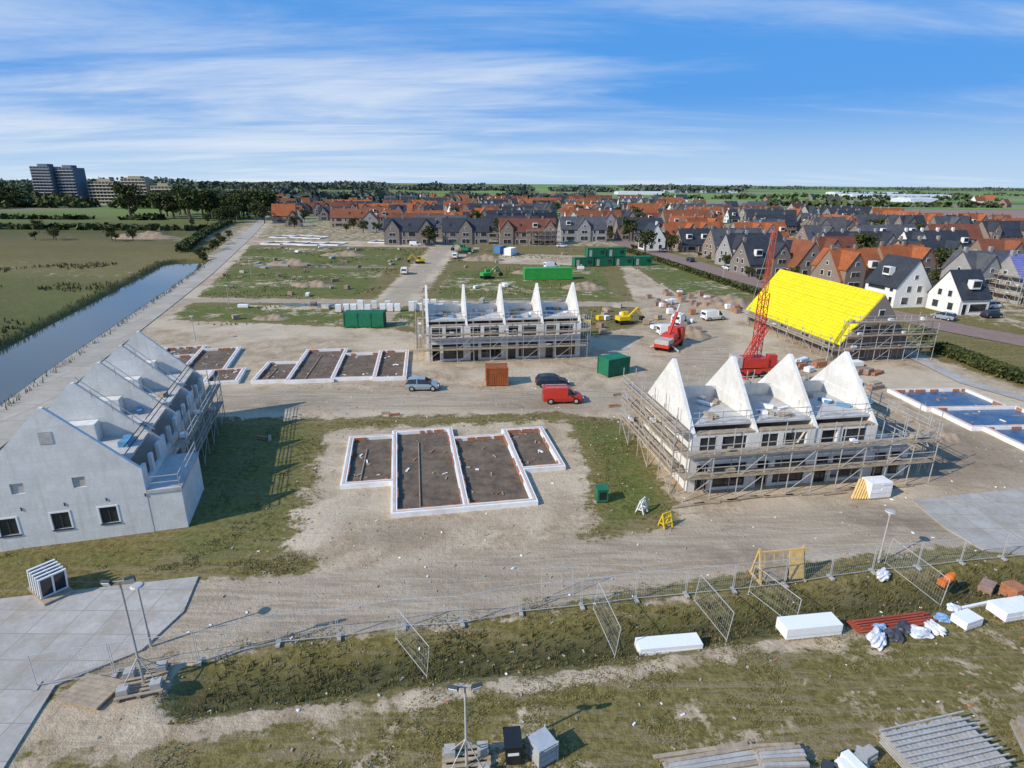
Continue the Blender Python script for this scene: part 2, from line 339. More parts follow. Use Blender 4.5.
# ---------------------------------------------------------------- water and paved surfaces
wm=bpy.data.materials.new('canal_water'); wm.use_nodes=True; nt=wm.node_tree; b=nt.nodes['Principled BSDF']
b.inputs['Base Color'].default_value=(.05,.065,.06,1); b.inputs['Roughness'].default_value=.06; b.inputs['IOR'].default_value=1.33; b.inputs['Specular IOR Level'].default_value=.7
g=nd(nt,'ShaderNodeNewGeometry'); n_=noise(nt,g.outputs['Position'],1.2,3,.6); bp=nd(nt,'ShaderNodeBump'); bp.inputs['Strength'].default_value=.12; bp.inputs['Distance'].default_value=.05
nt.links.new(n_,bp.inputs['Height']); nt.links.new(bp.outputs[0],b.inputs['Normal'])
def strip(name,P,w,z,m):
    mb=MB(); L=[];Rr=[]
    for i,p in enumerate(P):
        a=Vector(P[max(0,i-1)]);c_=Vector(P[min(len(P)-1,i+1)]); d=(c_-a).normalized(); n=Vector((-d.y,d.x))
        L.append(Vector(p)+n*w/2); Rr.append(Vector(p)-n*w/2)
    for i in range(len(P)-1):
        mb.add([(L[i].x,L[i].y,z),(Rr[i].x,Rr[i].y,z),(Rr[i+1].x,Rr[i+1].y,z),(L[i+1].x,L[i+1].y,z)],[(0,1,2,3)])
    return mb.obj(name,[m])
strip('canal_water',CANAL,14.5,-.85,wm)
strip('concrete_road',ROAD,5.4,.09,roadm)
mb=MB(); mb.extz([(-48,14),(-22.5,19.5),(-23.6,24.3),(-20.6,26.8),(-19.9,30),(-20.7,33.4),(-32,31),(-50,28)],-.1,.10); mb.obj('concrete_paving',[paving])
mb=MB(); mb.extz([(33.5,44.3),(44,46.4),(70,50),(70,40),(37,36.6),(34.2,37.2),(33.4,40)],-.1,.10); mb.obj('concrete_paving',[paving])
street=mat('brick_street',(.25,.17,.14),.9,.15,.6,dirt=.3)
strip('brick_street',[(44,330),(50,262),(56,225),(62,180),(70,140),(82,108),(98,80),(115,60)],9,.09,street)
strip('footpath',[(60,104),(62,90),(61,76),(66,64),(80,50)],2.4,.085,paving)
mb=MB(); mb.extz([(-50,125.2),(-44,124.2),(-38,124.6),(-35,126),(-42,126.6)],.05,.06); mb.obj('puddle',[wm])
mb=MB(); mb.extz([(-80,184.5),(-60,183.5),(-38,183.8),(-38,185.3),(-60,185.5),(-80,186.5)],.05,.06); mb.obj('ditch_water',[wm])
# ---------------------------------------------------------------- foundations
def foundation(cells,loc,rot,fill,scale=1,name='house_foundation',bricks=True):
    mb=MB()
    for i,(x0,x1,y0,y1) in enumerate(cells):
        w=(.50+.008*i)*scale; h=.42+.005*i
        mb.box(x0-w/2,x1+w/2,y0-w/2,y0+w/2,-.3,h,0); mb.box(x0-w/2,x1+w/2,y1-w/2,y1+w/2,-.3,h,0)
        mb.box(x0-w/2,x0+w/2,y0+w/2,y1-w/2,-.3,h,0); mb.box(x1-w/2,x1+w/2,y0+w/2,y1-w/2,-.3,h,0)
        mb.box(x0+w/2,x1-w/2,y0+w/2,y1-w/2,-.3,.1+.004*i,1)
        if bricks:
            cw=.10; hh=h+.03
            for y in (y0,y1): mb.box(x0-cw,x1+cw,y-cw,y+cw,h-.1,hh+.001*i,4)
            for x in (x0,x1): mb.box(x-cw,x+cw,y0+cw+.01,y1-cw-.01,h-.1,hh+.002*i,4)
            for (a,b,c_,d) in ((x0+.3,x1-.3,y0+.27,y0+.35),(x0+.3,x1-.3,y1-.35,y1-.27)):
                x=a
                while x<b-.4:
                    l=R.uniform(.3,1.4)
                    if R.random()<.6: mb.box(x,min(b,x+l),c_,d,.1,h+.02+.003*i,2)
                    x+=l+R.uniform(.1,.8)
            for c_,d in ((x0+.27,x0+.35),(x1-.35,x1-.27)):
                y=y0+.45
                while y<y1-.9:
                    l=R.uniform(.3,1.4)
                    if R.random()<.6: mb.box(c_,d,y,min(y1-.45,y+l),.1,h+.023+.003*i,2)
                    y+=l+R.uniform(.1,.8)
            if fill is soil and i in (0,1):
                x=(x0+x1)/2; mb.beam((x-.8,y0+.5,.2),(x-.5,y1-2.6,.2),.07,3)
            for k in range(9):
                mb.rbox((R.uniform(x0+.7,x1-.7),R.uniform(y0+.7,y1-.7),.16),(R.uniform(.15,.7),R.uniform(.06,.2),.08),R.uniform(0,3),R.choice([2,3,3,0]))
    return mb.obj(name,[foil,fill,terra,plank,core],loc,rot)
foundation([(-4.3,0,5.4,15.4),(0,5.7,0,16.2),(5.7,11.3,0,13.6),(11.3,15.2,5.8,14.8)],(-9.2,41.2,0),rad(10.5),soil)
foundation([(0,4.3,0,8.5),(4.3,10,-.4,14.8),(10,15.4,0,12),(15.4,19.4,-.5,13)],(-33.6,73.4,0),rad(8),soil)
foundation([(0,5.4,0,8),(0,5.4,8,13),(5.4,10.8,-1,11),(9.5,13.4,-6.5,-1)],(-50.3,76.5,0),rad(14),soil)
foundation([(0,8.5,0,5.6),(-1.3,9,5.6,11.4),(-2,8,11.4,17.8)],(51.4,54.2,0),rad(4),bluef)
foundation([(0,8,0,10),(8,16,2,12),(16,24,0,10),(24,32,2,12)],(-104,252,0),rad(-8),soil,1.3,bricks=False)
foundation([(0,8,0,10),(8,16,2,12),(16,24,0,10)],(-112,282,0),rad(-8),soil,1.4,bricks=False)
foundation([(0,8,0,10),(8,16,2,12)],(-62,262,0),rad(-8),soil,1.3,bricks=False)
# ---------------------------------------------------------------- scaffolding
def scaff(mb,p,q,w,H,levels,base=0,side=1):
    p=Vector((p[0],p[1],0));q=Vector((q[0],q[1],0)); L=(q-p).length; d=(q-p)/L; n=Vector((-d.y,d.x,0))*w*side
    k=max(1,round(L/2.4)); st=L/k
    for i in range(k+1):
        a=p+d*st*i
        for o in (Vector((0,0,0)),n):
            mb.beam(a+o+Vector((0,0,base)),a+o+Vector((0,0,base+H+R.uniform(-.1,.6))),.06,0)
        for z in levels: mb.beam(a+Vector((0,0,z-.1)),a+n+Vector((0,0,z-.1)),.05,0)
    for z in levels:
        for j in range(4):
            off=n*(.08+.28*j); x=0
            while x<L-.1:
                l=min(L-x,R.choice([2.4,3,4])); zz=z+.02*j+R.uniform(0,.01)
                mb.beam(p+off+n*.05+d*x+Vector((0,0,zz)),p+off+n*.05+d*(x+l-.03)+Vector((0,0,zz)),.24*w,1,.05); x+=l
        for h in (.5,1.0): mb.beam(p+n+Vector((0,0,z+h)),q+n+Vector((0,0,z+h)),.05,0)
        mb.beam(p+n*1.03+Vector((0,0,z+.1)),q+n*1.03+Vector((0,0,z+.1)),.04,1,.18)
        for t in range(int(L/3)):
            if R.random()<.5: mb.rbox(tuple(p+d*R.uniform(.5,L-.5)+n*.5+Vector((0,0,z+.3))),(R.uniform(.3,.9),R.uniform(.3,.6),R.uniform(.15,.45)),math.atan2(d.y,d.x),R.choice([1,2]))
    for i in range(0,k,2):
        a=p+d*st*i+n*1.02; b=p+d*st*(i+1)+n*1.02; zz=[base+.2]+list(levels)
        for z0,z1 in zip(zz[:-1],zz[1:]): mb.beam(a+Vector((0,0,z0)),b+Vector((0,0,z1)),.045,0)
SM=[steel,plank,foil]
# ---------------------------------------------------------------- concrete house shells
D=5.2;EV=5.2;AP=10.4
def shell(xw,loc,rot,extra_x=None):
    e=empty('concrete_house_shell',loc,rot)
    mb=MB(); gp=[(-D,0),(D,0),(D,EV),(.12,AP),(-.12,AP),(-D,EV)]
    for x in xw: mb.extx(gp,x-.15,x+.15,0)
    mb.obj('party_walls',[concrete],parent=e)
    mb=MB(); wn=MB(); fl=MB()
    bays=list(zip(xw[:-1],xw[1:]))
    if extra_x: bays.append((xw[-1],extra_x))
    for bi,(a,b) in enumerate(bays):
        a+=.15;b-=.15; W=b-a; ex=(extra_x and bi==len(bays)-1)
        for s in (-1,1):
            y0,y1=(-D+.0,-D+.25) if s<0 else (D-.25,D)
            ops=[(a+.35,a+1.5,0,2.5),(a+1.95,a+4.9 if W>5.1 else b-.3,.3 if s<0 else 0,2.5)]
            mb.wallx(a,b,y0,y1,0,2.85,ops,0)
            ops2=[(a+.4,a+1.9,3.6,5.0),(a+2.4,a+4.6 if W>5 else b-.4,3.5,5.0)]
            if not ex: mb.wallx(a,b,y0,y1,3.05,EV-.02,ops2,0)
            for o in ops+([] if ex else ops2):
                ym=(y0+y1)/2
                if R.random()<.55:
                    for f in ((o[0],o[0]+.08),(o[1]-.08,o[1])): wn.box(f[0],f[1],ym-.05,ym+.05,o[2],o[3],0)
                    wn.box(o[0]+.08,o[1]-.08,ym-.05,ym+.05,o[3]-.08,o[3],0); wn.box(o[0]+.08,o[1]-.08,ym-.05,ym+.05,o[2],o[2]+.08,0)
                    wn.box(o[0]+.08,o[1]-.08,ym-.01,ym+.01,o[2]+.08,o[3]-.08,1)
                elif R.random()<.5: # steel shoring props in the bare opening
                    for q in (.3,.7): wn.cyl((o[0]+(o[1]-o[0])*q,ym+.3*-s,o[2]-.25 if o[2]>3 else 0.02),(o[0]+(o[1]-o[0])*q,ym+.3*-s,o[3]+.1),.04,.04,8,2)
        fl.box(a,b,-D+.01,D-.01,2.852,3.048,0)
        fl.rbox((a+W*.5,-D+1.6,.45),(R.uniform(.8,1.8),.9,.8),R.uniform(-.3,.3),R.choice([1,2]))
        if not ex:
            fl.box(a,b,-4.45,4.45,5.72,5.9,0)
            fl.box(a,b,-D+.02,-4.47,EV-.01,EV+.15,1); fl.box(a,b,4.47,D-.02,EV-.01,EV+.15,1)
            mb.box(a+.0,a+1.1,-.9,1.4,5.905,7.3,0)
            mb.box(b-.12,b,-2.6,2.8,5.905,6.9,0); mb.box(a+1.12,b-.13,1.9,2.05,5.905,7.0,0)
            for k in range(7): fl.rbox((R.uniform(a+1.6,b-.8),R.uniform(-3.7,3.6),6.05),(R.uniform(.3,1.5),R.uniform(.2,.8),R.uniform(.12,.45)),R.uniform(0,3),R.choice([1,1,2,4]))
            for y in (-4.35,4.35):
                for h in (.5,1.0): fl.beam((a,y,5.9+h),(b,y,5.9+h),.05,3)
                for q in (.1,.5,.9): fl.beam((a+W*q,y,5.9),(a+W*q,y,7.0),.05,3)
        else:
            for h in (.5,1.0): fl.beam((a,-D+.1,3.05+h),(b,-D+.1,3.05+h),.05,3); fl.beam((b-.1,-D+.1,3.05+h),(b-.1,D,3.05+h),.05,3)
            mb.box(b,b+.3,-D,D,0,2.85,0)
            for k in range(5): fl.rbox((R.uniform(a+.6,b-.6),R.uniform(-4,4),3.35),(R.uniform(.6,1.4),R.uniform(.5,1.2),R.uniform(.3,.7)),R.uniform(0,3),R.choice([0,1,2]))
    mb.obj('facade_walls',[concrete],parent=e); wn.obj('windows',[dframe,glass,steel],parent=e); fl.obj('floors',[slabm,plank,foil,steel,bluem],parent=e)
    return e
shell([0,5.6,11.2,16.9],(14.3,50.6,0),rad(9.5),extra_x=20.6)
mb=MB(); LV=[2.0,4.0]
scaff(mb,(-1.2,-5.5),(22,-5.5),1.2,5.6,LV,side=-1); scaff(mb,(-.5,-5.3),(-.5,7.4),1.3,6.8,[2,4,5.6],side=1)
scaff(mb,(22,-5.3),(22,6.5),1.2,5.6,LV,side=-1); scaff(mb,(-.5,5.6),(21,5.6),1.2,6.6,[2,4],side=1)
for i in range(14):
    x=-1+i*1.65; mb.rbox((x,-7.1+R.uniform(-.3,.3),.1),(R.uniform(1.5,3),.25,.08),R.uniform(-.15,.15),1)
mb.obj('scaffolding',SM,(14.3,50.6,0),rad(9.5))
shell([0,5.6,11.2,16.9,22.6],(-13.0,89.2,0),rad(9))
mb=MB(); scaff(mb,(-.8,-5.6),(23.4,-5.6),1.2,6.2,[2,4.2],side=-1); scaff(mb,(-.6,-5),(-.6,5.5),1.1,6.5,[2,4.2],side=1); scaff(mb,(23.2,-5),(23.2,5.5),1.1,6.5,[2,4.2],side=-1); scaff(mb,(-.5,5.6),(23,5.6),1.2,6.8,[2,4,5.8],side=1)
mb.obj('scaffolding',SM,(-13.0,89.2,0),rad(9))
e=empty('concrete_house_shell',(-31.7,37.35,0),rad(16.2))
mb=MB(); wn=MB(); fl=MB()
for i,y in enumerate([0,5.6,11.2,16.9,22.5]):
    gp=[(-D,0),(D,0),(D,EV),(.12,AP),(-.12,AP),(-D,EV)]
    if i==0:
        ops=[(-4.2,-3.1,1.2,2.5),(-1,.1,1.2,2.5),(2.0,3.1,1.2,2.5)]
        mb.wallx(-D,D,y,y+.3,0,3,ops); ops2=[(-2.9,-2.1,4.3,5.1),(.8,1.6,4.3,5.1)]
        mb.wallx(-D,D,y,y+.3,3.003,EV,ops2)
        T=mb.T; mb.T=Matrix.Rotation(math.pi/2,4,'Z'); mb.extx([(-(D),EV),(D,EV),(.12,AP),(-.12,AP)],y,y+.3); mb.T=T
        for o in ops:
            for f in ((o[0],o[0]+.09,o[2],o[3]),(o[1]-.09,o[1],o[2],o[3]),(o[0]+.09,o[1]-.09,o[3]-.09,o[3]),(o[0]+.09,o[1]-.09,o[2],o[2]+.09),(o[0]+.5,o[0]+.58,o[2]+.09,o[3]-.09)): wn.box(f[0],f[1],y+.08,y+.18,f[2],f[3],0)
            wn.box(o[0]+.09,o[1]-.09,y+.12,y+.14,o[2]+.09,o[3]-.09,1); wn.box(o[0]-.1,o[1]+.1,y-.06,y+.02,o[2]-.1,o[2],0)
            for f in ((o[0]-.12,o[0]-.01,o[2],o[3]+.12),(o[1]+.01,o[1]+.12,o[2],o[3]+.12),(o[0]-.01,o[1]+.01,o[3]+.01,o[3]+.12)): wn.box(f[0],f[1],y-.03,y+.02,f[2],f[3],3)
        for o in ops2: wn.box(o[0],o[1],y+.1,y+.2,o[2],o[3],2)
        wn.box(-.5,.3,y-.03,y+.05,7.8,8.7,2)
        for x in (-5.1,-2.6,0,2.6,5.1): wn.beam((x,y-.02,3.0),(x,y-.02,3.25),.06,0)
    else:
        T=mb.T; mb.T=Matrix.Rotation(math.pi/2,4,'Z'); mb.extx(gp,y-.15,y+.15); mb.T=T
for a,b in zip([0.3,5.75,11.35,17.05],[5.45,11.05,16.75,22.35]):
    fl.box(-D+.02,D-.02,a,b,2.85,3.05,0); fl.box(-4.4,4.4,a,b,5.72,5.9,0)
    for sx in (-1,1):
        x0,x1=(-D,-D+.25) if sx<0 else (D-.25,D)
        for (s0,s1,z0,z1) in ((a,a+.5,0,2.85),(a+1.6,a+2.2,0,2.85),(b-.5,b,0,2.85),(a+.5,a+1.6,2.3,2.85),(a+2.2,b-.5,2.4,2.85),(a,a+.8,3.05,EV),(b-.9,b,3.05,EV),(a+.8,b-.9,3.05,3.9),(a+2.2,a+2.7,3.9,EV)): mb.box(x0,x1,s0,s1,z0,z1,0)
    mb.box(-.9,1.3,b-1.2,b-.1,5.905,7.4,0); mb.box(-3,3,a,a+.12,5.905,6.9,0)
    for y in (a,b): fl.beam((4.3,a,6.9),(4.3,b,6.9),.05,1); fl.beam((4.3,a,6.4),(4.3,b,6.4),.05,1)
    for k in range(5): fl.rbox((R.uniform(-3,3.6),R.uniform(a+.8,b-.6),6.1),(R.uniform(.4,1.3),R.uniform(.3,.8),R.uniform(.15,.5)),R.uniform(0,3),R.choice([0,2,3]))
mb.wallx(D+.003,7.5,0.02,.3,0,3.2,[]); mb.box(7.25,7.5,.3,6.2,0,3.2); mb.box(D+.003,7.25,5.95,6.2,0,3.2); fl.box(D+.003,7.55,-.05,6.3,3.203,3.45,0)
for y in (.1,3,6): fl.beam((7.4,y,3.4),(7.4,y,4.5),.05,1)
for h in (.5,1): fl.beam((7.4,.1,3.45+h),(7.4,6.1,3.45+h),.05,1); fl.beam((5.3,.1,3.45+h),(7.4,.1,3.45+h),.05,1)
mb.obj('walls',[concrete],parent=e); wn.obj('windows',[dframe,glass,slabm,white],parent=e); fl.obj('floors',[slabm,steel,plank,bluem],parent=e)
mb=MB(); scaff(mb,(5.6,6.6),(5.6,23),1.1,5.8,[2,4],side=-1)
for y in (5.6,11.2,16.9):
    for dz in (0,.5): mb.beam((.4,y-.4,AP+.5-dz),(5.0,y-.4,6.2-dz),.05,0)
    for x in (1.2,2.4,3.6,4.7): mb.beam((x,y-.4,10.6-x-.2),(x,y-.4,10.6-x+.9-.4),.05,0)
mb.obj('scaffolding',SM,(-31.7,37.35,0),rad(16.2))
# ---------------------------------------------------------------- yellow roof house
e=empty('brick_house',(54.7,87.3,0),rad(9))
mb=MB(); rf=MB(); wn=MB()
mb.T=Matrix.Rotation(math.pi/2,4,'Z'); LL=27
mb.extx([(-5.3,0),(5.3,0),(5.3,2.9),(0,9.7),(-5.3,2.9)],0,LL,0)
rf.T=mb.T; kk=(9.7-2.9)/5.3
for s in (-1,1): rf.extx([(s*5.8,2.9-.5*kk+.02),(s*5.8,2.9-.5*kk+.22),(0,9.92),(0,9.72)],.15,LL,0)
for i in range(17):
    y=5.6-i*.34; z=9.7-(y)*kk+.25
    if i%2==0: rf.beam((.2,y,z),(LL,y,z),.06,1,.06)
for i in range(28):
    x=.3+i*.96; rf.beam((x,5.7,9.7-5.7*kk+.24),(x,.1,9.6+.24),.05,1,.05)
for x in (2,8,14,20):
    wn.box(-5.36,-5.28,x,x+2.2,.4,2.3,0); wn.box(-5.39,-5.35,x+.1,x+1.05,.5,2.2,1); wn.box(-5.39,-5.35,x+1.15,x+2.1,.5,2.2,1)
for (a,b,z0,z1) in ((-3.5,-1.5,.3,2.4),(1,3,.3,2.4),(-2.4,-1.2,3.8,5.2),(1.2,2.4,3.8,5.2),(-.5,.5,6.6,7.6)): wn.box(a,b,-.06,.02,z0,z1,0); wn.box(a+.1,b-.1,-.09,-.05,z0+.1,z1-.1,1)
mb.obj('walls',[walls[1]],parent=e); rf.obj('roof',[yel,yelb],parent=e); wn.obj('windows',[frame,glass],parent=e)
mb=MB(); scaff(mb,(-6.2,-.4),(8.6,-.4),1.2,6.6,[2,4,6],side=-1); scaff(mb,(6,0),(6,26),1.3,4,[1.9],side=-1); scaff(mb,(-5.8,0),(-5.8,26),1.2,3.0,[1.6],side=1)
mb.obj('scaffolding',SM,(54.7,87.3,0),rad(9))
# ---------------------------------------------------------------- village houses
def house(name,x,y,rot,n,uw,dp,ev,ri,roof,wall,gab=None,detail=True,chim=True):
    mb=MB(); L=n*uw; hw=dp/2
    mb.extx([(-hw,0),(hw,0),(hw,ev),(0,ri),(-hw,ev)],0,L,0)
    ov=.3; k=(ri-ev)/hw
    for s in (-1,1):
        mb.extx([(s*(hw+ov),ev-ov*k+.02),(s*(hw+ov),ev-ov*k+.2),(0,ri+.2),(0,ri+.02)],-.2,L+.2,1)
    gab=gab or []
    for g in gab:
        c=(g+.5)*uw; gw=min(uw*.42,2.9); gr=ri-.35; ge=gr-gw*1.35
        for s in (-1,1):
            if s>0 and R.random()<.5: continue
            T=mb.T; mb.T=Matrix.Translation((c,0,0))@Matrix.Rotation(-math.pi/2 if s<0 else math.pi/2,4,'Z')
            mb.extx([(-gw,0.02),(gw,0.02),(gw,ge),(0,gr),(-gw,ge)],.3,hw+.55,0)
            kg=(gr-ge)/gw
            for q in (-1,1): mb.extx([(q*(gw+.25),ge-.25*kg+.02),(q*(gw+.25),ge-.25*kg+.2),(0,gr+.2),(0,gr+.02)],.2,hw+.75,1)
            if detail:
                for (a,b,z0,z1) in ((-1.7,1.7,.5,2.4),(-1.3,1.3,3.5,4.9),(-.5,.5,6.2,7.3)):
                    if z1<gr-.8: mb.box(hw+.52,hw+.61,a,b,z0,z1,2); mb.box(hw+.6,hw+.64,a+.1,-.06,z0+.1,z1-.1,3); mb.box(hw+.6,hw+.64,.06,b-.1,z0+.1,z1-.1,3)
            mb.T=T
    if detail:
        for i in range(n):
            for s in (-1,1):
                if i in gab and s<0: continue
                o=i*uw; f=s*hw
                lst=[(o+.6,o+1.6,0,2.3),(o+2.3,o+uw-.7,.6,2.3)]
                if ev>4.2: lst+=[(o+.7,o+1.8,3.3,ev-.3),(o+3,o+uw-.9,3.3,ev-.3)]
                for (a,b,z0,z1) in lst:
                    mb.box(a,b,min(f,f+s*.06)-.01,max(f,f+s*.06)+.01,z0,z1,2); mb.box(a+.1,b-.1,min(f,f+s*.1),max(f,f+s*.1),z0+.1,z1-.1,3)
                if R.random()<.55:
                    yc=s*hw*.55; zc=ev+(ri-ev)*.45
                    if R.random()<.4: mb.box(o+uw/2-1,o+uw/2+1,min(yc,yc+s*1.3),max(yc,yc+s*1.3),zc-.6,zc+1.2,2); mb.box(o+uw/2-.85,o+uw/2+.85,min(yc+s*1.28,yc+s*1.34),max(yc+s*1.28,yc+s*1.34),zc-.2,zc+1,3)
                    else: mb.rbox((o+uw/2,yc,zc+.2+.12),(1,1.3,.1),0,3,tilt=-s*math.atan(k))
        for xe,sg in ((0,-1),(L,1)):
            for (a,b,z0,z1) in ((-2.6,-1.2,.7,2.3),(1,2.6,.7,2.3),(-1.8,-.7,3.3,4.7),(.7,1.8,3.3,4.7),(-.45,.45,6,7)):
                if z1<ri-1.2-abs(a)*k*.6: mb.box(min(xe,xe+sg*.06)-.01,max(xe,xe+sg*.06)+.01,a,b,z0,z1,2); mb.box(min(xe,xe+sg*.1),max(xe,xe+sg*.1),a+.1,b-.1,z0+.1,z1-.1,3)
    if chim:
        for i in range(n):
            if R.random()<.7: mb.box(i*uw+.2,i*uw+1,-.35,.35,ri-.5,ri+1.1,0)
    return mb.obj(name,[walls[wall],ropes[roof],frame,glass],(x,y,0),rot)
HP=[]
def H(*a,**k):
    o=house('brick_house',*a,**k); HP.append((a[0],a[1])); return o
for (x,y,rt,n,uw,dp,ev,ri,rf_,wl,gb) in [
 (-54,259,4,3,7,9,5.6,10.5,1,1,[0,2]),(-30,262,4,3,6.5,9,5.4,10.5,1,1,[1]),(-6,262,6,4,6,9,5.4,10.5,3,0,[0,3]),(21,280,6,3,7,9,5.4,10.5,2,4,[1]),
 (-46,288,4,4,6,9,5.2,10.2,2,0,[2]),(-14,292,4,4,6.5,9,5.2,10,1,1,[1]),(48,288,6,2,7,9,5,10,1,0,[0]),
 (56,240,100,1,8,8,4.5,10,1,3,None),(60,246,10,2,6.5,10,3.4,10.5,0,0,[1]),
 (66,176,12,3,6.5,10,3.6,9.5,1,1,[1]),(68,196,12,3,6.5,10,3.8,10,1,4,[0]),(70,218,12,3,6.5,9,4,10,2,0,[1]),
 (79,152,15,2,7,10.5,2.8,9.8,0,0,[0]),(84,170,100,2,7,10,3.0,10,5,0,None),(96,160,14,2,7,10,3.2,10,0,0,[1]),
 (86,128,100,1,9,8.5,4.5,10.2,1,3,None),(90,124,10,1,7,8,3.5,8.5,1,3,None),
 (105,142,12,2,7,9,5.4,10.5,2,4,[0]),(112,137,12,2,6.5,9,4.6,10.3,4,4,None),(132,150,12,2,7,9,5.4,10.5,1,4,[1]),(93,98,12,3,7,10,4,10,1,1,[1]),(112,178,12,3,6.5,9,4,10,1,2,[0,2]),
 (138,182,12,3,6.5,9,4,10,5,0,[1]),(104,206,12,4,6.5,9,4,10,1,4,[1,3]),(92,186,12,2,6.5,9,4,10,3,1,[0]),(136,214,12,4,6.5,9,4,10,1,3,[0]),(168,196,12,3,6.5,9,4,10,2,0,[1]),
 (134,124,12,2,7,9,4.5,10,1,0,[0])]:
    H(x,y,rad(rt),n,uw,dp,ev,ri,rf_,wl,gb)
mb=MB(); scaff(mb,(-1,-5.2),(14,-5.2),1.2,6.5,[2,4,6],side=-1); scaff(mb,(-.6,-5),(-.6,5),1.2,6.5,[2,4,6],side=1); mb.obj('scaffolding',SM,(112,137,0),rad(12))
mb=MB(); scaff(mb,(11,-5.5),(24,-5.5),1.2,6.5,[2,4,6],side=-1); mb.obj('scaffolding',SM,(-6,262,0),rad(6))
for Yr in (232,256,282,308,336,366,398,434,472,515,562,615,675,745,830):
    t0=Yr*.947+8
    pl={232:680,256:690,282:690,308:392,336:372,366:300,398:278}.get(Yr,282)
    pr=1090 if Yr<320 else (1030 if Yr<350 else (960 if Yr<380 else (880 if Yr<480 else (790 if Yr<570 else (720 if Yr<700 else 670)))))
    x=(pl-512)/597*t0; xe=(pr-512)/597*t0; rr=9 if x<0 else 12
    while x<xe:
        n=R.choice([1,2,2,3,3,4,5]); uw=R.choice([5.8,6.3,7]); yy=Yr+.16*x*(1 if x>0 else .6)+R.uniform(-6,6)
        pxx=512+597*x/(yy*.947+8)
        rot=rad(rr+R.choice([0,0,0,90,90,5,-12,20]))
        w=[.26,.34,.18,.08,0,.14] if pxx<700 else [.20,.42,.2,.06,0,.12]
        if pxx<480 and Yr>330: w=[.40,.22,.12,.1,0,.16]
        if yy>900 or R.random()<.15: x+=R.uniform(14,24); continue
        rf_=R.choices([0,1,2,3,4,5],w)[0]; wl=R.choices([0,1,2,3,4],[.38,.32,.08,.1,.12])[0]
        H(x,yy,rot,n,uw,R.uniform(7.5,10.5),R.choice([3,3.6,4.5,5.4]),R.uniform(7.6,11.6),rf_,wl,[i for i in range(n) if R.random()<.35],detail=Yr<520)
        x+=n*uw+R.uniform(4,13) if abs(rot-rad(rr))<.4 else 14+R.uniform(2,9)
def block(name,x,y,w,d,h,st,cols,wallm,rot=0):
    mb=MB(); mb.box(-w/2,w/2,-d/2,d/2,0,h,0); fh=h/st
    for i in range(st):
        for j in range(cols):
            a=-w/2+(j+.15)*w/cols; b=-w/2+(j+.85)*w/cols
            mb.box(a,b,-d/2-.15,-d/2+.05,i*fh+fh*.3,i*fh+fh*.82,1)
        mb.box(-w/2,w/2,-d/2-1.2,-d/2-.2,i*fh+.02,i*fh+.3,2)
    mb.box(-w/4,w/4,-d/4,d/4,h+.02,h+2.5,0)
    return mb.obj(name,[wallm,glass,frame],(x,y,0),rot)
gb=mat('blue_grey_cladding',(.13,.15,.19),.7,.1,.1); yb=mat('ochre_brick',(.32,.27,.18),.8,.15,.1)
block('apartment_tower',-480,650,20,18,37,13,6,gb); block('apartment_tower',-459,655,18,18,36,12,5,gb)
block('apartment_building',-428,660,30,14,23,7,8,yb); block('apartment_building',-398,665,26,14,26,8,7,yb); block('apartment_building',-368,662,22,14,19,5,6,yb)
mb=MB(); mb.box(-110,110,-30,30,0,6,0)
for i in range(22): mb.extx([(-30,6.02),(30,6.02),(0,7.5)],-110+i*10,-101+i*10,0)
gh=mat('greenhouse_glass',(.62,.66,.68),.4,.1,.1)
o=mb.obj('greenhouse',[gh],(820,1350,0),.05)
for (x,y,s_) in ((300,1500,.5),(1350,1500,.8),(560,1900,1),(1000,1150,.35),(640,1000,.2),(980,1750,.9)): inst(o,'greenhouse',(x,y,0),.05,(s_,.8,1))
for (x,y) in ((330,820),(470,900),(610,780),(720,980),(520,1100),(830,1080),(240,930),(900,820),(1000,950),(700,680)):
    house('farmhouse',x,y,R.uniform(0,3),2,9,11,3.5,10,R.choice([0,1,2,5]),R.choice([0,3,1]),None,False)
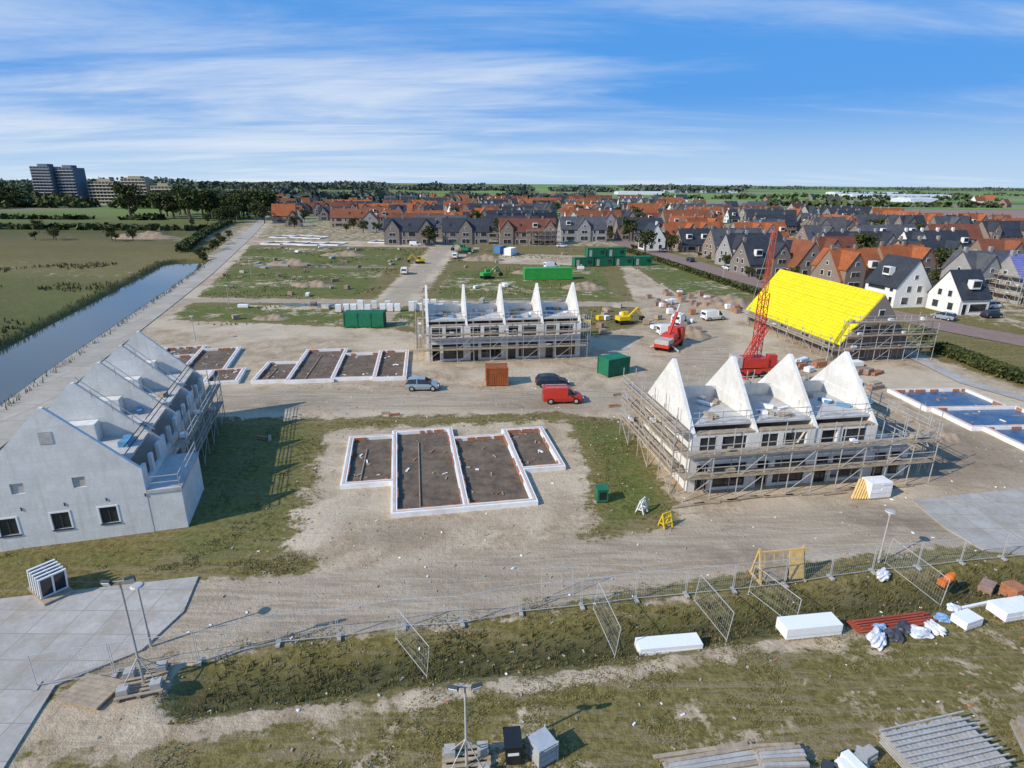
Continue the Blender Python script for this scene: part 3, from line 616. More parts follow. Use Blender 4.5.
# ---------------------------------------------------------------- vegetation
def quads(C,S):
    n=len(C); a=NR.normal(size=(n,3)); a/=np.linalg.norm(a,axis=1)[:,None]
    b=NR.normal(size=(n,3)); b-=a*(a*b).sum(1)[:,None]; b/=np.linalg.norm(b,axis=1)[:,None]
    S=np.asarray(S)[:,None]*.5
    V=np.stack([C-a*S-b*S*.7,C+a*S-b*S*.7,C+a*S+b*S*.7,C-a*S+b*S*.7],1).reshape(-1,3)
    return V,np.arange(4*n).reshape(n,4)
def treemesh(h,w,nc,nq,seed):
    r=np.random.default_rng(seed); rr=random.Random(seed); C=[]
    mb=MB(); mb.cyl((0,0,-.3),(0,0,h*.45),.035*h,.018*h,8)
    for k in range(nc):
        th=rr.uniform(0,6.28); rad_=w*.5*math.sqrt(rr.random())*.75; z=h*rr.uniform(.38,.85)
        cx,cy=rad_*math.cos(th),rad_*math.sin(th); s=w*rr.uniform(.14,.26)*(1.1-.4*abs(z/h-.5))
        mb.cyl((0,0,h*rr.uniform(.25,.42)),(cx*.9,cy*.9,z),.012*h,.004*h,5)
        p=r.normal(size=(nq//nc,3)); p/=np.linalg.norm(p,axis=1)[:,None]; p*=(r.uniform(.55,1.1,len(p))*s)[:,None]; p[:,2]*=.8
        C.append(p+np.array([cx,cy,z]))
    C=np.concatenate(C); V,Fq=quads(C,r.uniform(.05,.1,len(C))*h*.75)
    n0=len(mb.v); me=bpy.data.meshes.new('tree'); me.from_pydata(mb.v+[tuple(v) for v in V],[],mb.f+[tuple(int(q)+n0 for q in f) for f in Fq])
    me.materials.append(bark); me.materials.append(fol); me.polygons.foreach_set('material_index',[0]*len(mb.f)+[1]*len(Fq))
    return me
TM=[treemesh(11,9,16,900,1),treemesh(9,6,12,700,2),treemesh(13,9,18,1000,3)]
def tree(x,y,s=1,name='tree'):
    o=bpy.data.objects.new(name,R.choice(TM)); sc.collection.objects.link(o); o.location=(x,y,float(gz(x,y))); o.rotation_euler=(0,0,R.uniform(0,6)); o.scale=(s*R.uniform(.9,1.2),s*R.uniform(.9,1.2),s)
for i in range(38): tree(R.uniform(-262,-180),R.uniform(400,480),R.uniform(1.0,1.9))
for i in range(10): tree(R.uniform(-172,-150)+i*-2,R.uniform(370,450),R.uniform(.7,1.1))
for i in range(18): tree(R.uniform(-560,-445),R.uniform(540,600),R.uniform(1.3,2.2))
for i in range(7): tree(-176-R.uniform(0,10),300+i*14,R.uniform(.3,.5),'shrub')
for x,y in ((-205,262),(-200,266),(-196,262),(-172,262),(-168,258),(-163,262),(-232,300),(-300,330),(-260,250)): tree(x,y,.5,'shrub')
for i in range(150):
    x,y=R.choice(HP); tree(x+R.uniform(-14,22),y-R.uniform(8,14),R.uniform(.4,.9))
for i in range(16): tree(-104-i*1.7+R.uniform(-2,2),200+i*5,R.uniform(.2,.38),'shrub')
for i in range(12): tree(66+R.uniform(-1,2),94+i*11,R.uniform(.22,.36))
def mass(name,boxes,size,m):
    Cs=[];Ss=[]
    for (x0,x1,y0,y1,h,n) in boxes:
        x=NR.uniform(x0,x1,n); y=NR.uniform(y0,y1,n); f=fnoise(x,y*.3,18/(x1-x0+1)+.012,9); kp=f>-.55; x=x[kp];y=y[kp];f=f[kp]
        hh=h*(.6+.4*np.clip(f,-1,1)); m_=len(x)
        Cs.append(np.stack([x,y,hh*NR.uniform(0,1,m_)**.6],-1)); Ss.append(NR.uniform(.6,1.3,m_)*size)
    V,Fq=quads(np.concatenate(Cs),np.concatenate(Ss)); return fast(name,V,Fq,[m])
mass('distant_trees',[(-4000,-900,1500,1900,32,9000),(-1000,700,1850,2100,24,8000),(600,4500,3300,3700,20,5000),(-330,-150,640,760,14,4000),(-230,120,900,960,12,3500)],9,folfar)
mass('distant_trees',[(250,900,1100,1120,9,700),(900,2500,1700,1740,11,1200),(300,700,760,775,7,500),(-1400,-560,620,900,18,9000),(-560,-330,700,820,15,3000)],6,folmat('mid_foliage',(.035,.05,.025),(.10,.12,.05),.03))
mass('tree_line',[(-700,-250,560,600,12,4200),(-520,-230,400,410,3,1200),(-420,-160,318,326,2,1500),(-600,-440,500,640,16,3500)],3.5,fol)
def hedge(P,w,h,n,size=.35):
    Cs=[]; L=sum((Vector(b)-Vector(a)).length for a,b in zip(P[:-1],P[1:]))
    for a,b in zip(P[:-1],P[1:]):
        a=Vector(a);b=Vector(b);l=(b-a).length;k=int(n*l/L); t=NR.uniform(0,1,k); d=(b-a).normalized(); off=NR.uniform(-w/2,w/2,k)
        Cs.append(np.stack([a.x+(b.x-a.x)*t-d.y*off,a.y+(b.y-a.y)*t+d.x*off,NR.uniform(.05,1,k)**.6*h],-1))
    C=np.concatenate(Cs); V,Fq=quads(C,NR.uniform(.6,1.3,len(C))*size); return fast('hedge',V,Fq,[fol])
hedge([(72,66),(68,78),(67.5,92)],2.6,1.6,9000); hedge([(66,100),(57,150),(50,200),(43,240)],2,1.3,9000,.5)
hedge([(-120,220),(-150,300),(-175,380)],4,2.5,5000,.9)
def tufts(n,region,h0,h1,keep,m=None,name='grass',wd=(.02,.045)):
    x=NR.uniform(region[0],region[1],n);y=NR.uniform(region[2],region[3],n); k=keep(x,y); x=x[k];y=y[k]
    q=len(x); z=gz(x,y); V=[]
    for b in range(3):
        th=NR.uniform(0,6.28,q); w=NR.uniform(wd[0],wd[1],q); h=NR.uniform(h0,h1,q); ln=NR.uniform(.03,.14,q); ph=NR.uniform(0,6.28,q)
        ox=NR.normal(0,.09,q); oy=NR.normal(0,.09,q)
        dx=np.cos(th)*w;dy=np.sin(th)*w; tx=np.cos(ph)*ln;ty=np.sin(ph)*ln
        V.append(np.stack([np.stack([x+ox-dx,y+oy-dy,z-.03],-1),np.stack([x+ox+dx,y+oy+dy,z-.03],-1),np.stack([x+ox+dx*.3+tx,y+oy+dy*.3+ty,z+h],-1),np.stack([x+ox-dx*.3+tx,y+oy-dy*.3+ty,z+h],-1)],1))
    V=np.concatenate(V).reshape(-1,3); return fast(name,V,np.arange(len(V)).reshape(-1,4),[m or grassm])
def samp(x,y):
    n=fnoise(x,y,.9,21); s=np.zeros(x.shape)
    for P in SAND: s=np.maximum(s,soft(psd(x,y,P),3))
    for P,v in LUSH:
        if v in (.55,.75): s=np.minimum(s,1-soft(psd(x,y,P),3))
    s=np.where(segd(x,y,DITCH)<2.2,0,s)
    on=(x<-19.5)&(y<34.0)
    return (s<.4)&(~on)&(n>.1+s)&~((x<-24)&(y>37)&(y<62)&(x<-24-(y-39)*.1))
tufts(36000,(-24,36,18,36),.03,.09,samp); tufts(16000,(-36,14,33,64),.05,.2,samp)
tufts(12000,(-16,60,23,40),.12,.38,lambda x,y:segd(x,y,DITCH)<1.7,reedm)
tufts(24000,(-125,-40,30,200),.3,.9,lambda x,y:(abs(segd(x,y,CANAL)-7.4)<.9),reedm,wd=(.03,.07))
tufts(9000,(-150,-62,60,190),.3,.8,lambda x,y:(x<-86-(y-100)*.3)&(fnoise(x,y,.12,61)>.35),reedm,wd=(.08,.2))
tufts(14000,(-110,28,106,240),.1,.4,lambda x,y:(x>-64-(y-111)*.3)&(fnoise(x,y,.2,62)>.2)&(abs(x+27)>5)&(abs(y-129)>4),grassm,wd=(.06,.16))
mb=MB()
for i in range(2600):
    x=R.uniform(-30,50); y=R.uniform(20,95)
    if x<-20 and y<62: continue
    s=R.uniform(.03,.11); mb.rbox((x,y,float(gz(x,y))+s*.3),(s*R.uniform(1,2.5),s,s*.7),R.uniform(0,3),R.choice([0,0,0,1,1,1,2,3]),tilt=R.uniform(-.3,.3))
mb.obj('rubble',[concg,plank,terra,foil])
# ---------------------------------------------------------------- site fence
P=[(-24.5,24.2),(-21,25.1),(-17,26),(-13.2,27.4),(-9.9,27.9),(-6.3,28.8),(-2.9,29.1),(.6,30.1),(4.4,30.7),(7.9,31.4),(11.2,31.9),(14.4,32.4),(18,33.0),(21.4,33.8),(24.6,34.5),(28,35),(31.4,35.6),(34.8,36.2),(38.4,36.8),(42,37.4)]
def fpanel(a,b,hz=2.0,lean=0,name='site_fence_panel'):
    mb=MB(); a=Vector((a[0],a[1],float(gz(a[0],a[1]))+.05)); b=Vector((b[0],b[1],float(gz(b[0],b[1]))+.05)); d=(b-a); L=d.length
    if lean==0: u=d/L*.05; a=a+u; b=b-u; d=b-a
    n=Vector((-d.y,d.x,0)).normalized()*lean; up=Vector((0,0,hz))+n
    mb.beam(a,a+up,.032,0);mb.beam(b,b+up,.032,0);mb.beam(a+up*1.01,b+up*1.01,.032,0);mb.beam(a+up*.08,b+up*.08,.028,0)
    k=int(L/.16)
    for i in range(1,k): p=a+d*(i/k); mb.beam(p+up*.08,p+up,.005,0)
    for z in (.3,.55,.8): mb.beam(a+up*z,b+up*z,.006,0)
    if lean==0: mb.rbox((a.x,a.y,a.z+.04),(.22,.6,.13),math.atan2(d.y,d.x),1)
    return mb.obj(name,[fencem,concg])
for a,b in zip(P[:-1],P[1:]): fpanel(a,b)
for a,b in (((-6.6,27.9),(-4.5,25.5)),((5.1,30.4),(5.9,27.0)),((11.6,31.4),(12.5,28.0)),((15.4,32.3),(17.2,29.6)),((26.0,35.4),(27.4,31.6)),((2,31.4),(4,31.9))): fpanel(a,b,lean=.25)
# ---------------------------------------------------------------- lamps
def streetlamp(x,y,h=3.9):
    mb=MB(); mb.cyl((0,0,0),(0,0,1),.09,.08,10,0); mb.cyl((0,0,1),(0,0,h),.06,.045,10,0); mb.cyl((0,0,h),(0,0,h+.12),.08,.34,14,0); mb.cyl((0,0,h+.12),(0,0,h+.2),.36,.28,14,0); mb.cyl((0,0,h-.12),(0,0,h),.1,.1,10,1)
    mb.obj('street_lamp',[steel,frame],(x,y,.05))
for q in ((-20.3,27.2),(25.7,35.6),(-33.5,60.5),(46,84),(33,132),(-52,95),(-60,125),(-72,165),(-22,150),(-23,190),(64,120),(56,160)): streetlamp(*q)
def floodmast(x,y,h,rot):
    mb=MB()
    for i in range(7): mb.box(-1.1,1.1,-1+i*.3,-.84+i*.3,.12,.17,1)
    for sx in (-1,0,1): mb.box(sx-.08,sx+.08,-1.02,1.0,.0,.115,1)
    for sx in (-.75,.75):
        for sy in (-.6,.6): mb.box(sx-.25,sx+.25,sy-.25,sy+.25,.175,.5,2)
    mb.cyl((0,0,.17),(0,0,h),.06,.05,10,0)
    for a in ((.7,.5),(-.7,.5),(.7,-.5),(-.7,-.5)): mb.beam((a[0],a[1],.5),(0,0,1.7),.04,0)
    mb.beam((-.5,0,h),(.5,0,h),.06,0)
    for s in (-1,1):
        mb.rbox((s*.5,-.12,h+.1),(.45,.16,.34),s*.3,3,tilt=.5); mb.rbox((s*.5+.0,-.2,h+.06),(.38,.04,.27),s*.3,4,tilt=.5)
    mb.obj('floodlight_mast',[steel,plank,concg,dframe,frame],(x,y,.1),rot)
floodmast(-19.1,24.5,6.3,.3); floodmast(-1.9,19.9,4.6,.1)
# ---------------------------------------------------------------- vehicles
def vehicle(name,x,y,rot,paint,kind='car'):
    mb=MB()
    if kind=='car':
        S=[(-2.12,.38,.62,.64,.72,.62),(-2.08,.28,.88,.95,.80,.66),(-1.72,.25,.95,1.46,.86,.60),(-.6,.22,.95,1.54,.88,.64),(.35,.22,.93,1.47,.88,.62),(1.12,.24,.92,.96,.87,.72),(1.85,.26,.78,.82,.82,.64),(2.1,.36,.6,.62,.68,.52)]
        gl={2,3}; ws={1,4}; r=.32; ax=(-1.3,1.32)
    else:
        S=[(-2.4,.42,.9,.92,.86,.8),(-2.38,.3,1.1,1.84,.93,.82),(-1.0,.28,1.1,1.92,.95,.84),(.45,.28,1.08,1.9,.95,.82),(.8,.28,1.06,1.8,.94,.78),(1.5,.28,1.04,1.08,.92,.78),(2.2,.3,.84,.88,.86,.66),(2.38,.38,.6,.62,.72,.56)]
        gl={3} ; ws={4}; r=.34; ax=(-1.55,1.5)
    def ring(s): x_,zb,zm,zr,w,wr=s; return [(x_,-w*.92,zb),(x_,-w,(zb+zm)/2),(x_,-w*.97,zm),(x_,-wr,zr),(x_,wr,zr),(x_,w*.97,zm),(x_,w,(zb+zm)/2),(x_,w*.92,zb)]
    for i in range(len(S)-1):
        a=ring(S[i]);b=ring(S[i+1])
        for j in range(8):
            k=(j+1)%8; mi=0
            if j in (2,4) and (i in gl or i in ws): mi=1
            if j==3 and i in ws: mi=1
            mb.add([a[j],a[k],b[k],b[j]],[(0,1,2,3)],mi)
    for s_ in (S[0],S[-1]): mb.add(ring(s_),[tuple(range(8))],0)
    w=S[2][4]
    for a_ in ax:
        for s in (-1,1):
            mb.cyl((a_,s*(w-.2),r),(a_,s*(w+.02),r),r,r,16,2); mb.cyl((a_,s*(w+.02),r),(a_,s*(w+.03),r),r*.6,r*.55,12,3)
            mb.cyl((a_,s*(w-.22),r),(a_,s*(w+.006),r),r*1.15,r*1.15,16,4)
    for s in (-1,1):
        mb.rbox((S[-2][0]+.12,s*.6,.68),(.2,.3,.14),0,5); mb.rbox((S[1][0]-.02,s*.66,.85),(.08,.2,.28),0,6); mb.rbox((.95,s*(w+.1),1.0),(.14,.2,.13),0,4)
        for xx in ((-.65,) if kind=='car' else (.42,)): mb.beam((xx,s*(w*.985),.95),(xx,s*S[3][5]*1.01,S[3][3]-.03),.09,0)
    mb.rbox((S[-1][0]-.02,0,.42),(.12,1.3,.16),0,4); mb.rbox((S[0][0]+.04,0,.42),(.12,1.4,.16),0,4)
    if kind=='van':
        for s in (-.5,.5): mb.beam((-2.1,s,1.99),(.5,s,1.99),.06,3)
        mb.rbox((-2.42,0,1.35),(.04,1.3,.5),0,1)
    return mb.obj(name,[paint,glass,rubber,steel,blackp,frame,redp],(x,y,.06),rot)
vehicle('parked_car',-11.3,71.6,rad(3),silverb); vehicle('parked_car',5.2,73.4,rad(5),darkcar); vehicle('red_delivery_van',6.1,67.5,rad(4),redp,'van')
for (x,y,r_,p,k) in ((31.5,111,60,white,'van'),(39,114,20,white,'van'),(27.5,101,10,white,'van'),(98,136,10,white,'van'),(-31,172,95,white,'van'),(-20,210,90,white,'van'),(12,186,20,white,'van'),(72,150,102,darkcar,'car'),(66,186,98,white,'car'),(60,205,98,darkcar,'car'),(85,116,120,silverb,'car'),(96,118,15,darkcar,'car'),(104,128,15,white,'car'),(76,134,105,redp,'car'),(58,236,95,white,'car'),(-40,250,5,white,'van'),(-34,250,5,darkcar,'car'),(20,250,5,white,'car')):
    vehicle('white_van' if k=='van' else 'parked_car',x,y,rad(r_),p,k)
# ---------------------------------------------------------------- containers
def container(name,x,y,rot,L,W,Hh,m,doors=True,z=0.05):
    mb=MB(); mb.box(-L/2,L/2,-W/2,W/2,.12,Hh,0)
    for sx in (-1,1):
        for sy in (-1,1): mb.box(sx*L/2-.08,sx*L/2+.08,sy*W/2-.08,sy*W/2+.08,0,Hh+.04,0)
    for z_ in (.16,Hh-.05):
        for sy in (-1,1): mb.box(-L/2+.085,L/2-.085,sy*W/2-.06,sy*W/2+.06,z_-.07,z_+.07,0)
    k=int(L/.3)
    for i in range(1,k):
        xx=-L/2+i*L/k
        for sy in (-1,1): mb.box(xx-.06,xx+.06,sy*W/2-.035,sy*W/2+.035,.24,Hh-.13,0)
        mb.box(xx-.06,xx+.06,-W/2+.1,W/2-.1,Hh-.02,Hh+.025,0)
    if doors:
        for s in (-1,1):
            mb.box(L/2+.0,L/2+.04,min(s*.03,s*(W/2-.1)),max(s*.03,s*(W/2-.1)),.25,Hh-.15,0); mb.beam((L/2+.07,s*.35,.25),(L/2+.07,s*.35,Hh-.15),.04,1)
    else:
        mb.box(-L/2+.5,-L/2+1.4,-W/2-.06,-W/2-.04,.2,2.2,1); mb.box(L/2-1.8,L/2-.6,-W/2-.07,-W/2-.04,1,2,2)
    mb.obj(name,[m,steel,glass],(x,y,z),rot)
container('green_container',14.0,79,rad(30),3.6,2.3,2.4,greenp)
rust=mat('rust_brown_paint',(.30,.085,.025),.6,.25,1)
container('orange_container',-2,74.2,rad(5),2.7,2.2,2.4,rust)
for i,x in enumerate((-29.2,-26.8,-24.4)): container('green_container',x,106.5,rad(92),3,2.2,2.6+.05*i,greenp)
container('green_container',9.5,164,rad(8),13,3,3.1,lgreenp)
for i in range(4): container('site_office',22+i*6.5,191+i*1.4,rad(14),6,2.6,2.8,greenp,False)
for i in range(2): container('site_office',26+i*6.5,192+i*1.4,rad(14),6,2.6,2.8,greenp,False,2.95)
container('blue_container',-5,226,rad(70),6,2.5,2.6,mat('blue_paint',(.08,.2,.4),.5,.1,1)); container('white_container',-1,220,rad(70),6,2.5,2.6,white)
def stack(name,x,y,rot,L,W,Hh,m,pal=True,split=None):
    mb=MB()
    if pal:
        for sy in (-.42,0,.42): mb.box(-L/2,L/2,sy*W-.05,sy*W+.05,0,.1,1)
        k=max(3,int(L/.3))
        for i in range(k): xx=-L/2+(i+.5)*L/k; mb.box(xx-.05,xx+.05,-W/2,W/2,.102,.13,1)
    n=split or max(1,int(L/1.0)); zz=.135 if pal else 0
    lay=max(1,int(Hh/.2))
    for i in range(n):
        for l in range(lay):
            o=R.uniform(-.02,.02); a=-L/2+i*L/n+.01; b=-L/2+(i+1)*L/n-.01
            mb.box(a+o,b+o,-W/2+.02+o,W/2-.02+o,zz+l*Hh/lay,zz+(l+1)*Hh/lay-.012,0)
    return mb.obj(name,[m,plank],(x,y,float(gz(x,y))+.02),rot)
for i in range(15):
    if i in (5,9): continue
    stack('block_pallet',-35+i*1.45,118.5+i*.15+R.uniform(-.3,.3),rad(6),1.15,1.1,R.choice([1.4,1.9,2.2]),foil)
    if i%2: stack('block_pallet',-30+i*1.4,122.3,rad(6),1.15,1.1,1.5,concrete)
stack('insulation_panels',9.1,27.7,rad(7),3.7,1.0,.5,white,split=1); stack('insulation_panels',17.6,28.8,rad(8),3.5,1.15,.75,white,split=1)
bpal=mat('brick_pallet_clay',(.3,.2,.16),.9,.3,1.5)
for i in range(44): stack('brick_pallet',R.uniform(31,52),R.uniform(118,142),rad(R.choice([10,100])+R.uniform(-5,5)),1.1,1.1,R.uniform(.7,1.1),R.choice([bpal,bpal,bpal,foil,terra]),split=1)
for i in range(16): stack('brick_pallet',R.uniform(12,34),R.uniform(100,116),rad(R.uniform(0,90)),1.1,1.1,R.uniform(.5,1),R.choice([bpal,foil,yelp,plank]),split=1)
for i in range(22): stack('timber_stack',R.uniform(36,51),R.uniform(72,86),rad(R.uniform(0,40)),R.uniform(1.2,2.6),.9,R.uniform(.3,.9),R.choice([bpal,plank,foil,terra]),split=1)
for i in range(60):
    x=R.choice([R.uniform(-80,-36),R.uniform(-18,26),R.uniform(-95,-40)]); y=R.uniform(110,240)
    if x<-64-(y-111)*.3: continue
    stack(R.choice(['brick_pallet','timber_stack','block_pallet']),x,y,R.uniform(0,3),R.uniform(1,2.6),R.uniform(.6,1.2),R.uniform(.3,.9),R.choice([bpal,plank,plank,foil,concg,bpal]),split=1)
# ---------------------------------------------------------------- cranes
def lattice(mb,p,q,w,mi,seg,c=.09,d_=.05):
    p=Vector(p);q=Vector(q);d=(q-p).normalized(); up=Vector((0,1,0)) if abs(d.z)>.7 else Vector((0,0,1))
    a=d.cross(up).normalized()*w/2;b=a.cross(d).normalized()*w/2; C=[a+b,a-b,-a-b,-a+b]
    for c_ in C: mb.beam(p+c_,q+c_,c,mi)
    for i in range(seg):
        u=p+(q-p)*(i/seg); v=p+(q-p)*((i+1)/seg)
        for j in range(4):
            c0,c1=C[j],C[(j+1)%4]
            if i%2: mb.beam(u+c0,v+c1,d_,mi)
            else: mb.beam(u+c1,v+c0,d_,mi)
            mb.beam(u+c0,u+c1,d_,mi)
mb=MB()
mb.box(-3.2,3.2,-1.2,1.2,.6,1.3,0)
for x in (-2.4,-.8,.8,2.4):
    for s in (-1,1): mb.cyl((x,s*.85,.5),(x,s*1.25,.5),.5,.5,14,1)
for sx in (-2.6,2.6):
    for s in (-1,1): mb.beam((sx,0,.9),(sx,s*3,.5),.25,0); mb.box(sx-.35,sx+.35,s*3-.35,s*3+.35,0,.4,2)
mb.box(-2.4,1.4,-1.1,1.1,1.45,2.7,0); mb.box(-3.2,-2.41,-1.2,1.2,1.5,3.0,2); mb.box(1.5,2.7,-.9,.0,1.5,3.1,0); mb.box(1.6,2.76,-.8,-.1,2.1,2.9,3)
lattice(mb,(0,0,2.7),(0,0,11.5),.95,0,9); lattice(mb,(0,0,11.5),(.15,0,19.6),.5,5,13,.06,.035)
lattice(mb,(-2.2,-.6,1.8),(.6,-.6,7.2),.7,0,6); mb.beam((-2.8,0,3),(0,0,19.4),.03,4)
mb.obj('mobile_tower_crane',[redp,rubber,concg,glass,steel,craner],(33.2,78.5,0),rad(8))
mb=MB()
mb.box(-3.5,3.5,-1.2,1.2,.7,1.2,0); mb.box(2.1,3.6,-1.2,1.2,1.2,2.9,0); mb.box(2.9,3.66,-1.05,1.05,1.9,2.7,2)
for x in (-2.6,-1.4,2.4):
    for s in (-1,1): mb.cyl((x,s*.85,.5),(x,s*1.25,.5),.5,.5,14,1)
mb.box(-1,.8,-1,1,1.25,2.4,0); mb.beam((-.6,0,2.3),(2.2,0,5.4),.4,0); mb.beam((1.6,0,4.7),(3.2,0,6.6),.26,3); mb.beam((-2,1.2,.9),(-2,2.4,.2),.2,3); mb.beam((-2,-1.2,.9),(-2,-2.4,.2),.2,3)
mb.box(-3.4,-1.1,-1.1,1.1,1.21,1.9,3)
mb.obj('truck_crane',[redp,rubber,glass,steel],(25.2,93,0),rad(55))
def excavator(x,y,rot,m,s=1):
    mb=MB()
    for q in (-1,1):
        mb.box(-1.6,1.6,q*1.1-.25,q*1.1+.25,.12,.75,1); mb.cyl((-1.6,q*1.1-.25,.44),(-1.6,q*1.1+.25,.44),.32,.32,12,1); mb.cyl((1.6,q*1.1-.25,.44),(1.6,q*1.1+.25,.44),.32,.32,12,1)
    mb.cyl((0,0,.7),(0,0,1),.7,.7,14,1); mb.box(-1.9,.9,-1.15,1.15,1.0,1.9,0); mb.box(-.3,1.1,.2,1.1,1.9,2.8,0); mb.box(.0,1.15,.25,1.14,2.0,2.65,2)
    mb.beam((.8,-.2,1.6),(3.2,-.2,3.6),.4,0); mb.beam((3.2,-.2,3.6),(4.6,-.2,1.7),.3,0); mb.beam((1.3,-.2,1.3),(2.5,-.2,2.9),.14,3); mb.box(4.1,5.0,-.7,.3,.6,1.6,1)
    o=mb.obj('excavator',[m,rubber,glass,steel],(x,y,0),rot); o.scale=(s,s,s)
excavator(-7,164,rad(30),lgreenp,.9); excavator(-18,226,rad(160),greenp,1.1); excavator(21,110,rad(20),yelp,.8); excavator(-30,195,rad(200),yelp,.8)
# ---------------------------------------------------------------- small objects near the haul road
e=MB()
for s in (-1.55,1.55):
    e.beam((s,-.6,0),(s,0,2.3),.12,0); e.beam((s,.6,0),(s,0,2.3),.12,0); e.beam((s,-.8,.06),(s,.8,.06),.12,0)
for z,y in ((.35,-.5),(1.2,-.3),(2.1,-.08)): e.beam((-1.6,y,z),(1.6,y,z),.1,0)
e.rbox((-.55,-.42,1.15),(1.6,.06,1.9),0,1,tilt=-.26); e.rbox((.95,-.42,1.15),(1.0,.06,1.9),0,0,tilt=-.26)
for i in range(5): e.beam((-1.3+i*.65,-.62,.3),(-1.3+i*.65,-.2,2.0),.07,0)
e.obj('timber_frame_rack',[wood,plank],(17.9,33.9,.05),rad(8))
mb=MB()
for s in (-.4,.4): mb.beam((-.6,s,.1),(0,s,.9),.07,1); mb.beam((.6,s,.1),(0,s,.9),.07,1); mb.cyl((.6,s-.05,.2),(.6,s+.05,.2),.2,.2,12,1)
mb.cyl((-.35,0,.6),(.05,0,.8),.22,.30,14,0); mb.cyl((.05,0,.8),(.4,0,1.0),.30,.16,14,0); mb.box(-.75,-.4,-.25,.25,.4,.8,0)
mb.obj('concrete_mixer',[orangep,rubber],(28.6,32.9,.0),.4)
mb=MB()
for i in range(7): mb.cyl((-2.6,-.45+i*.15,.1),(2.6+R.uniform(-.3,.3),-.45+i*.15,.1),.06,.06,8,0)
for i in range(4): mb.cyl((-2.3,-.3+i*.2,.22),(2.3,-.3+i*.2,.22),.06,.06,8,0)
mb.obj('red_pipe_bundle',[mat('red_pipe',(.33,.07,.04),.6,.2,1)],(22.9,29.5,.03),rad(10))
def bag(name,x,y,s,m,seed):
    bm=bmesh.new(); bmesh.ops.create_icosphere(bm,subdivisions=3,radius=1)
    for v in bm.verts:
        n=.22*math.sin(v.co.x*5+seed)*math.cos(v.co.y*4.3+seed*2)+.15*math.sin(v.co.y*9+v.co.z*7+seed)
        v.co*=1+n; v.co.x*=s[0]; v.co.y*=s[1]; v.co.z=max(-.1,v.co.z*s[2]+s[2]*.45)
    me=bpy.data.meshes.new(name); bm.to_mesh(me); bm.free(); me.materials.append(m)
    o=bpy.data.objects.new(name,me); sc.collection.objects.link(o); o.location=(x,y,float(gz(x,y))); o.rotation_euler=(0,0,seed); return o
pbag=mat('plastic_film',(.62,.63,.65),.35,.3,2.5,spec=.5); dbag=mat('dark_film',(.06,.06,.07),.4,.3,2); bbag=mat('blue_film',(.2,.32,.5),.4,.3,2)
for i,(x,y,s,m) in enumerate([(21.2,28.0,(.8,.45,.4),pbag),(22.3,28.3,(.5,.5,.3),dbag),(24,28.6,(.7,.4,.3),pbag),(23.3,28.9,(.6,.4,.3),dbag),(25.2,29,(.6,.35,.3),pbag),(21.9,28.9,(.4,.3,.3),bbag),(25.2,34.2,(.6,.4,.35),pbag),(27.8,31,(.4,.4,.2),pbag),(26.3,29.9,(.4,.3,.25),bbag),(.2,34.6,(.15,.1,.08),pbag)]): bag('film_bag',x,y,s,m,i+1)
stack('panel_stack',27.4,29.5,rad(20),1.4,1.0,.5,foil,split=1); stack('panel_stack',30.9,30.4,rad(12),2.6,1.3,.6,foil,split=2); stack('timber_beam',29.3,31.3,rad(15),2.8,.22,.18,foil,False,1)
stack('brick_pallet',33,32.8,rad(15),1.1,1.1,.8,terra,split=1); stack('brick_pallet',31.9,33.6,rad(40),1.1,.8,.5,bpal,split=1)
mb=MB()
for i in range(5):
    T=mb.T; mb.T=Matrix.Translation((i*.42-1,0,.15))@Matrix.Rotation(.25,4,'Y')@Matrix.Rotation(math.pi/2,4,'Z')
    w,h=1.5,1.6
    for f in ((-w/2,w/2,0,.1),(-w/2,w/2,h-.1,h)): mb.box(f[0],f[1],-.05,.05,f[2],f[3],0)
    for f in ((-w/2,-w/2+.1),(w/2-.1,w/2),(-.05,.05)): mb.box(f[0],f[1],-.05,.05,.1,h-.1,0)
    mb.box(-w/2+.1,w/2-.1,-.01,.01,.1,h-.1,1); mb.T=T
mb.box(-1.4,1.4,-.8,.8,0,.14,2)
mb.obj('window_frame_stack',[white,glass,plank],(-29.3,31.8,.1),rad(-35))
mb=MB(); mb.add([(-.32,-.4,.15),(.32,-.4,.15),(.32,.4,.15),(-.32,.4,.15),(-.38,-.5,1.25),(.38,-.5,1.25),(.38,.5,1.25),(-.38,.5,1.25)],[(0,3,2,1),(4,5,6,7),(0,1,5,4),(1,2,6,5),(2,3,7,6),(3,0,4,7)],0)
mb.rbox((0,0,1.3),(.82,1.06,.07),0,0,tilt=.06); mb.cyl((-.3,.45,.15),(-.22,.45,.15),.14,.14,12,0); mb.cyl((.3,.45,.15),(.22,.45,.15),.14,.14,12,0); mb.cyl((-.35,.6,1.2),(.35,.6,1.2),.025,.025,8,0); mb.box(-.25,.25,-.47,-.455,.75,1.05,1)
mb.obj('waste_bin',[blackp,white],(.15,20.4,0),.1)
mb=MB(); mb.box(-.5,.5,-.5,.5,.13,1.1,0)
for sx in (-.5,.5):
    for sy in (-.5,.5): mb.box(sx-.04,sx+.04,sy-.04,sy+.04,0,1.16,1)
for z in (.4,.7,1.0):
    for s in (-.52,.52): mb.beam((-.5,s,z),(.5,s,z),.03,1); mb.beam((s,-.5,z),(s,.5,z),.03,1)
for i in range(5): mb.box(-.5,.5,-.5+i*.22,-.38+i*.22,.0,.1,2)
mb.obj('liquid_container',[mat('translucent_tank',(.38,.40,.42),.4,.15,1.5),steel,plank],(1.5,20.5,0),rad(32))
mb=MB()
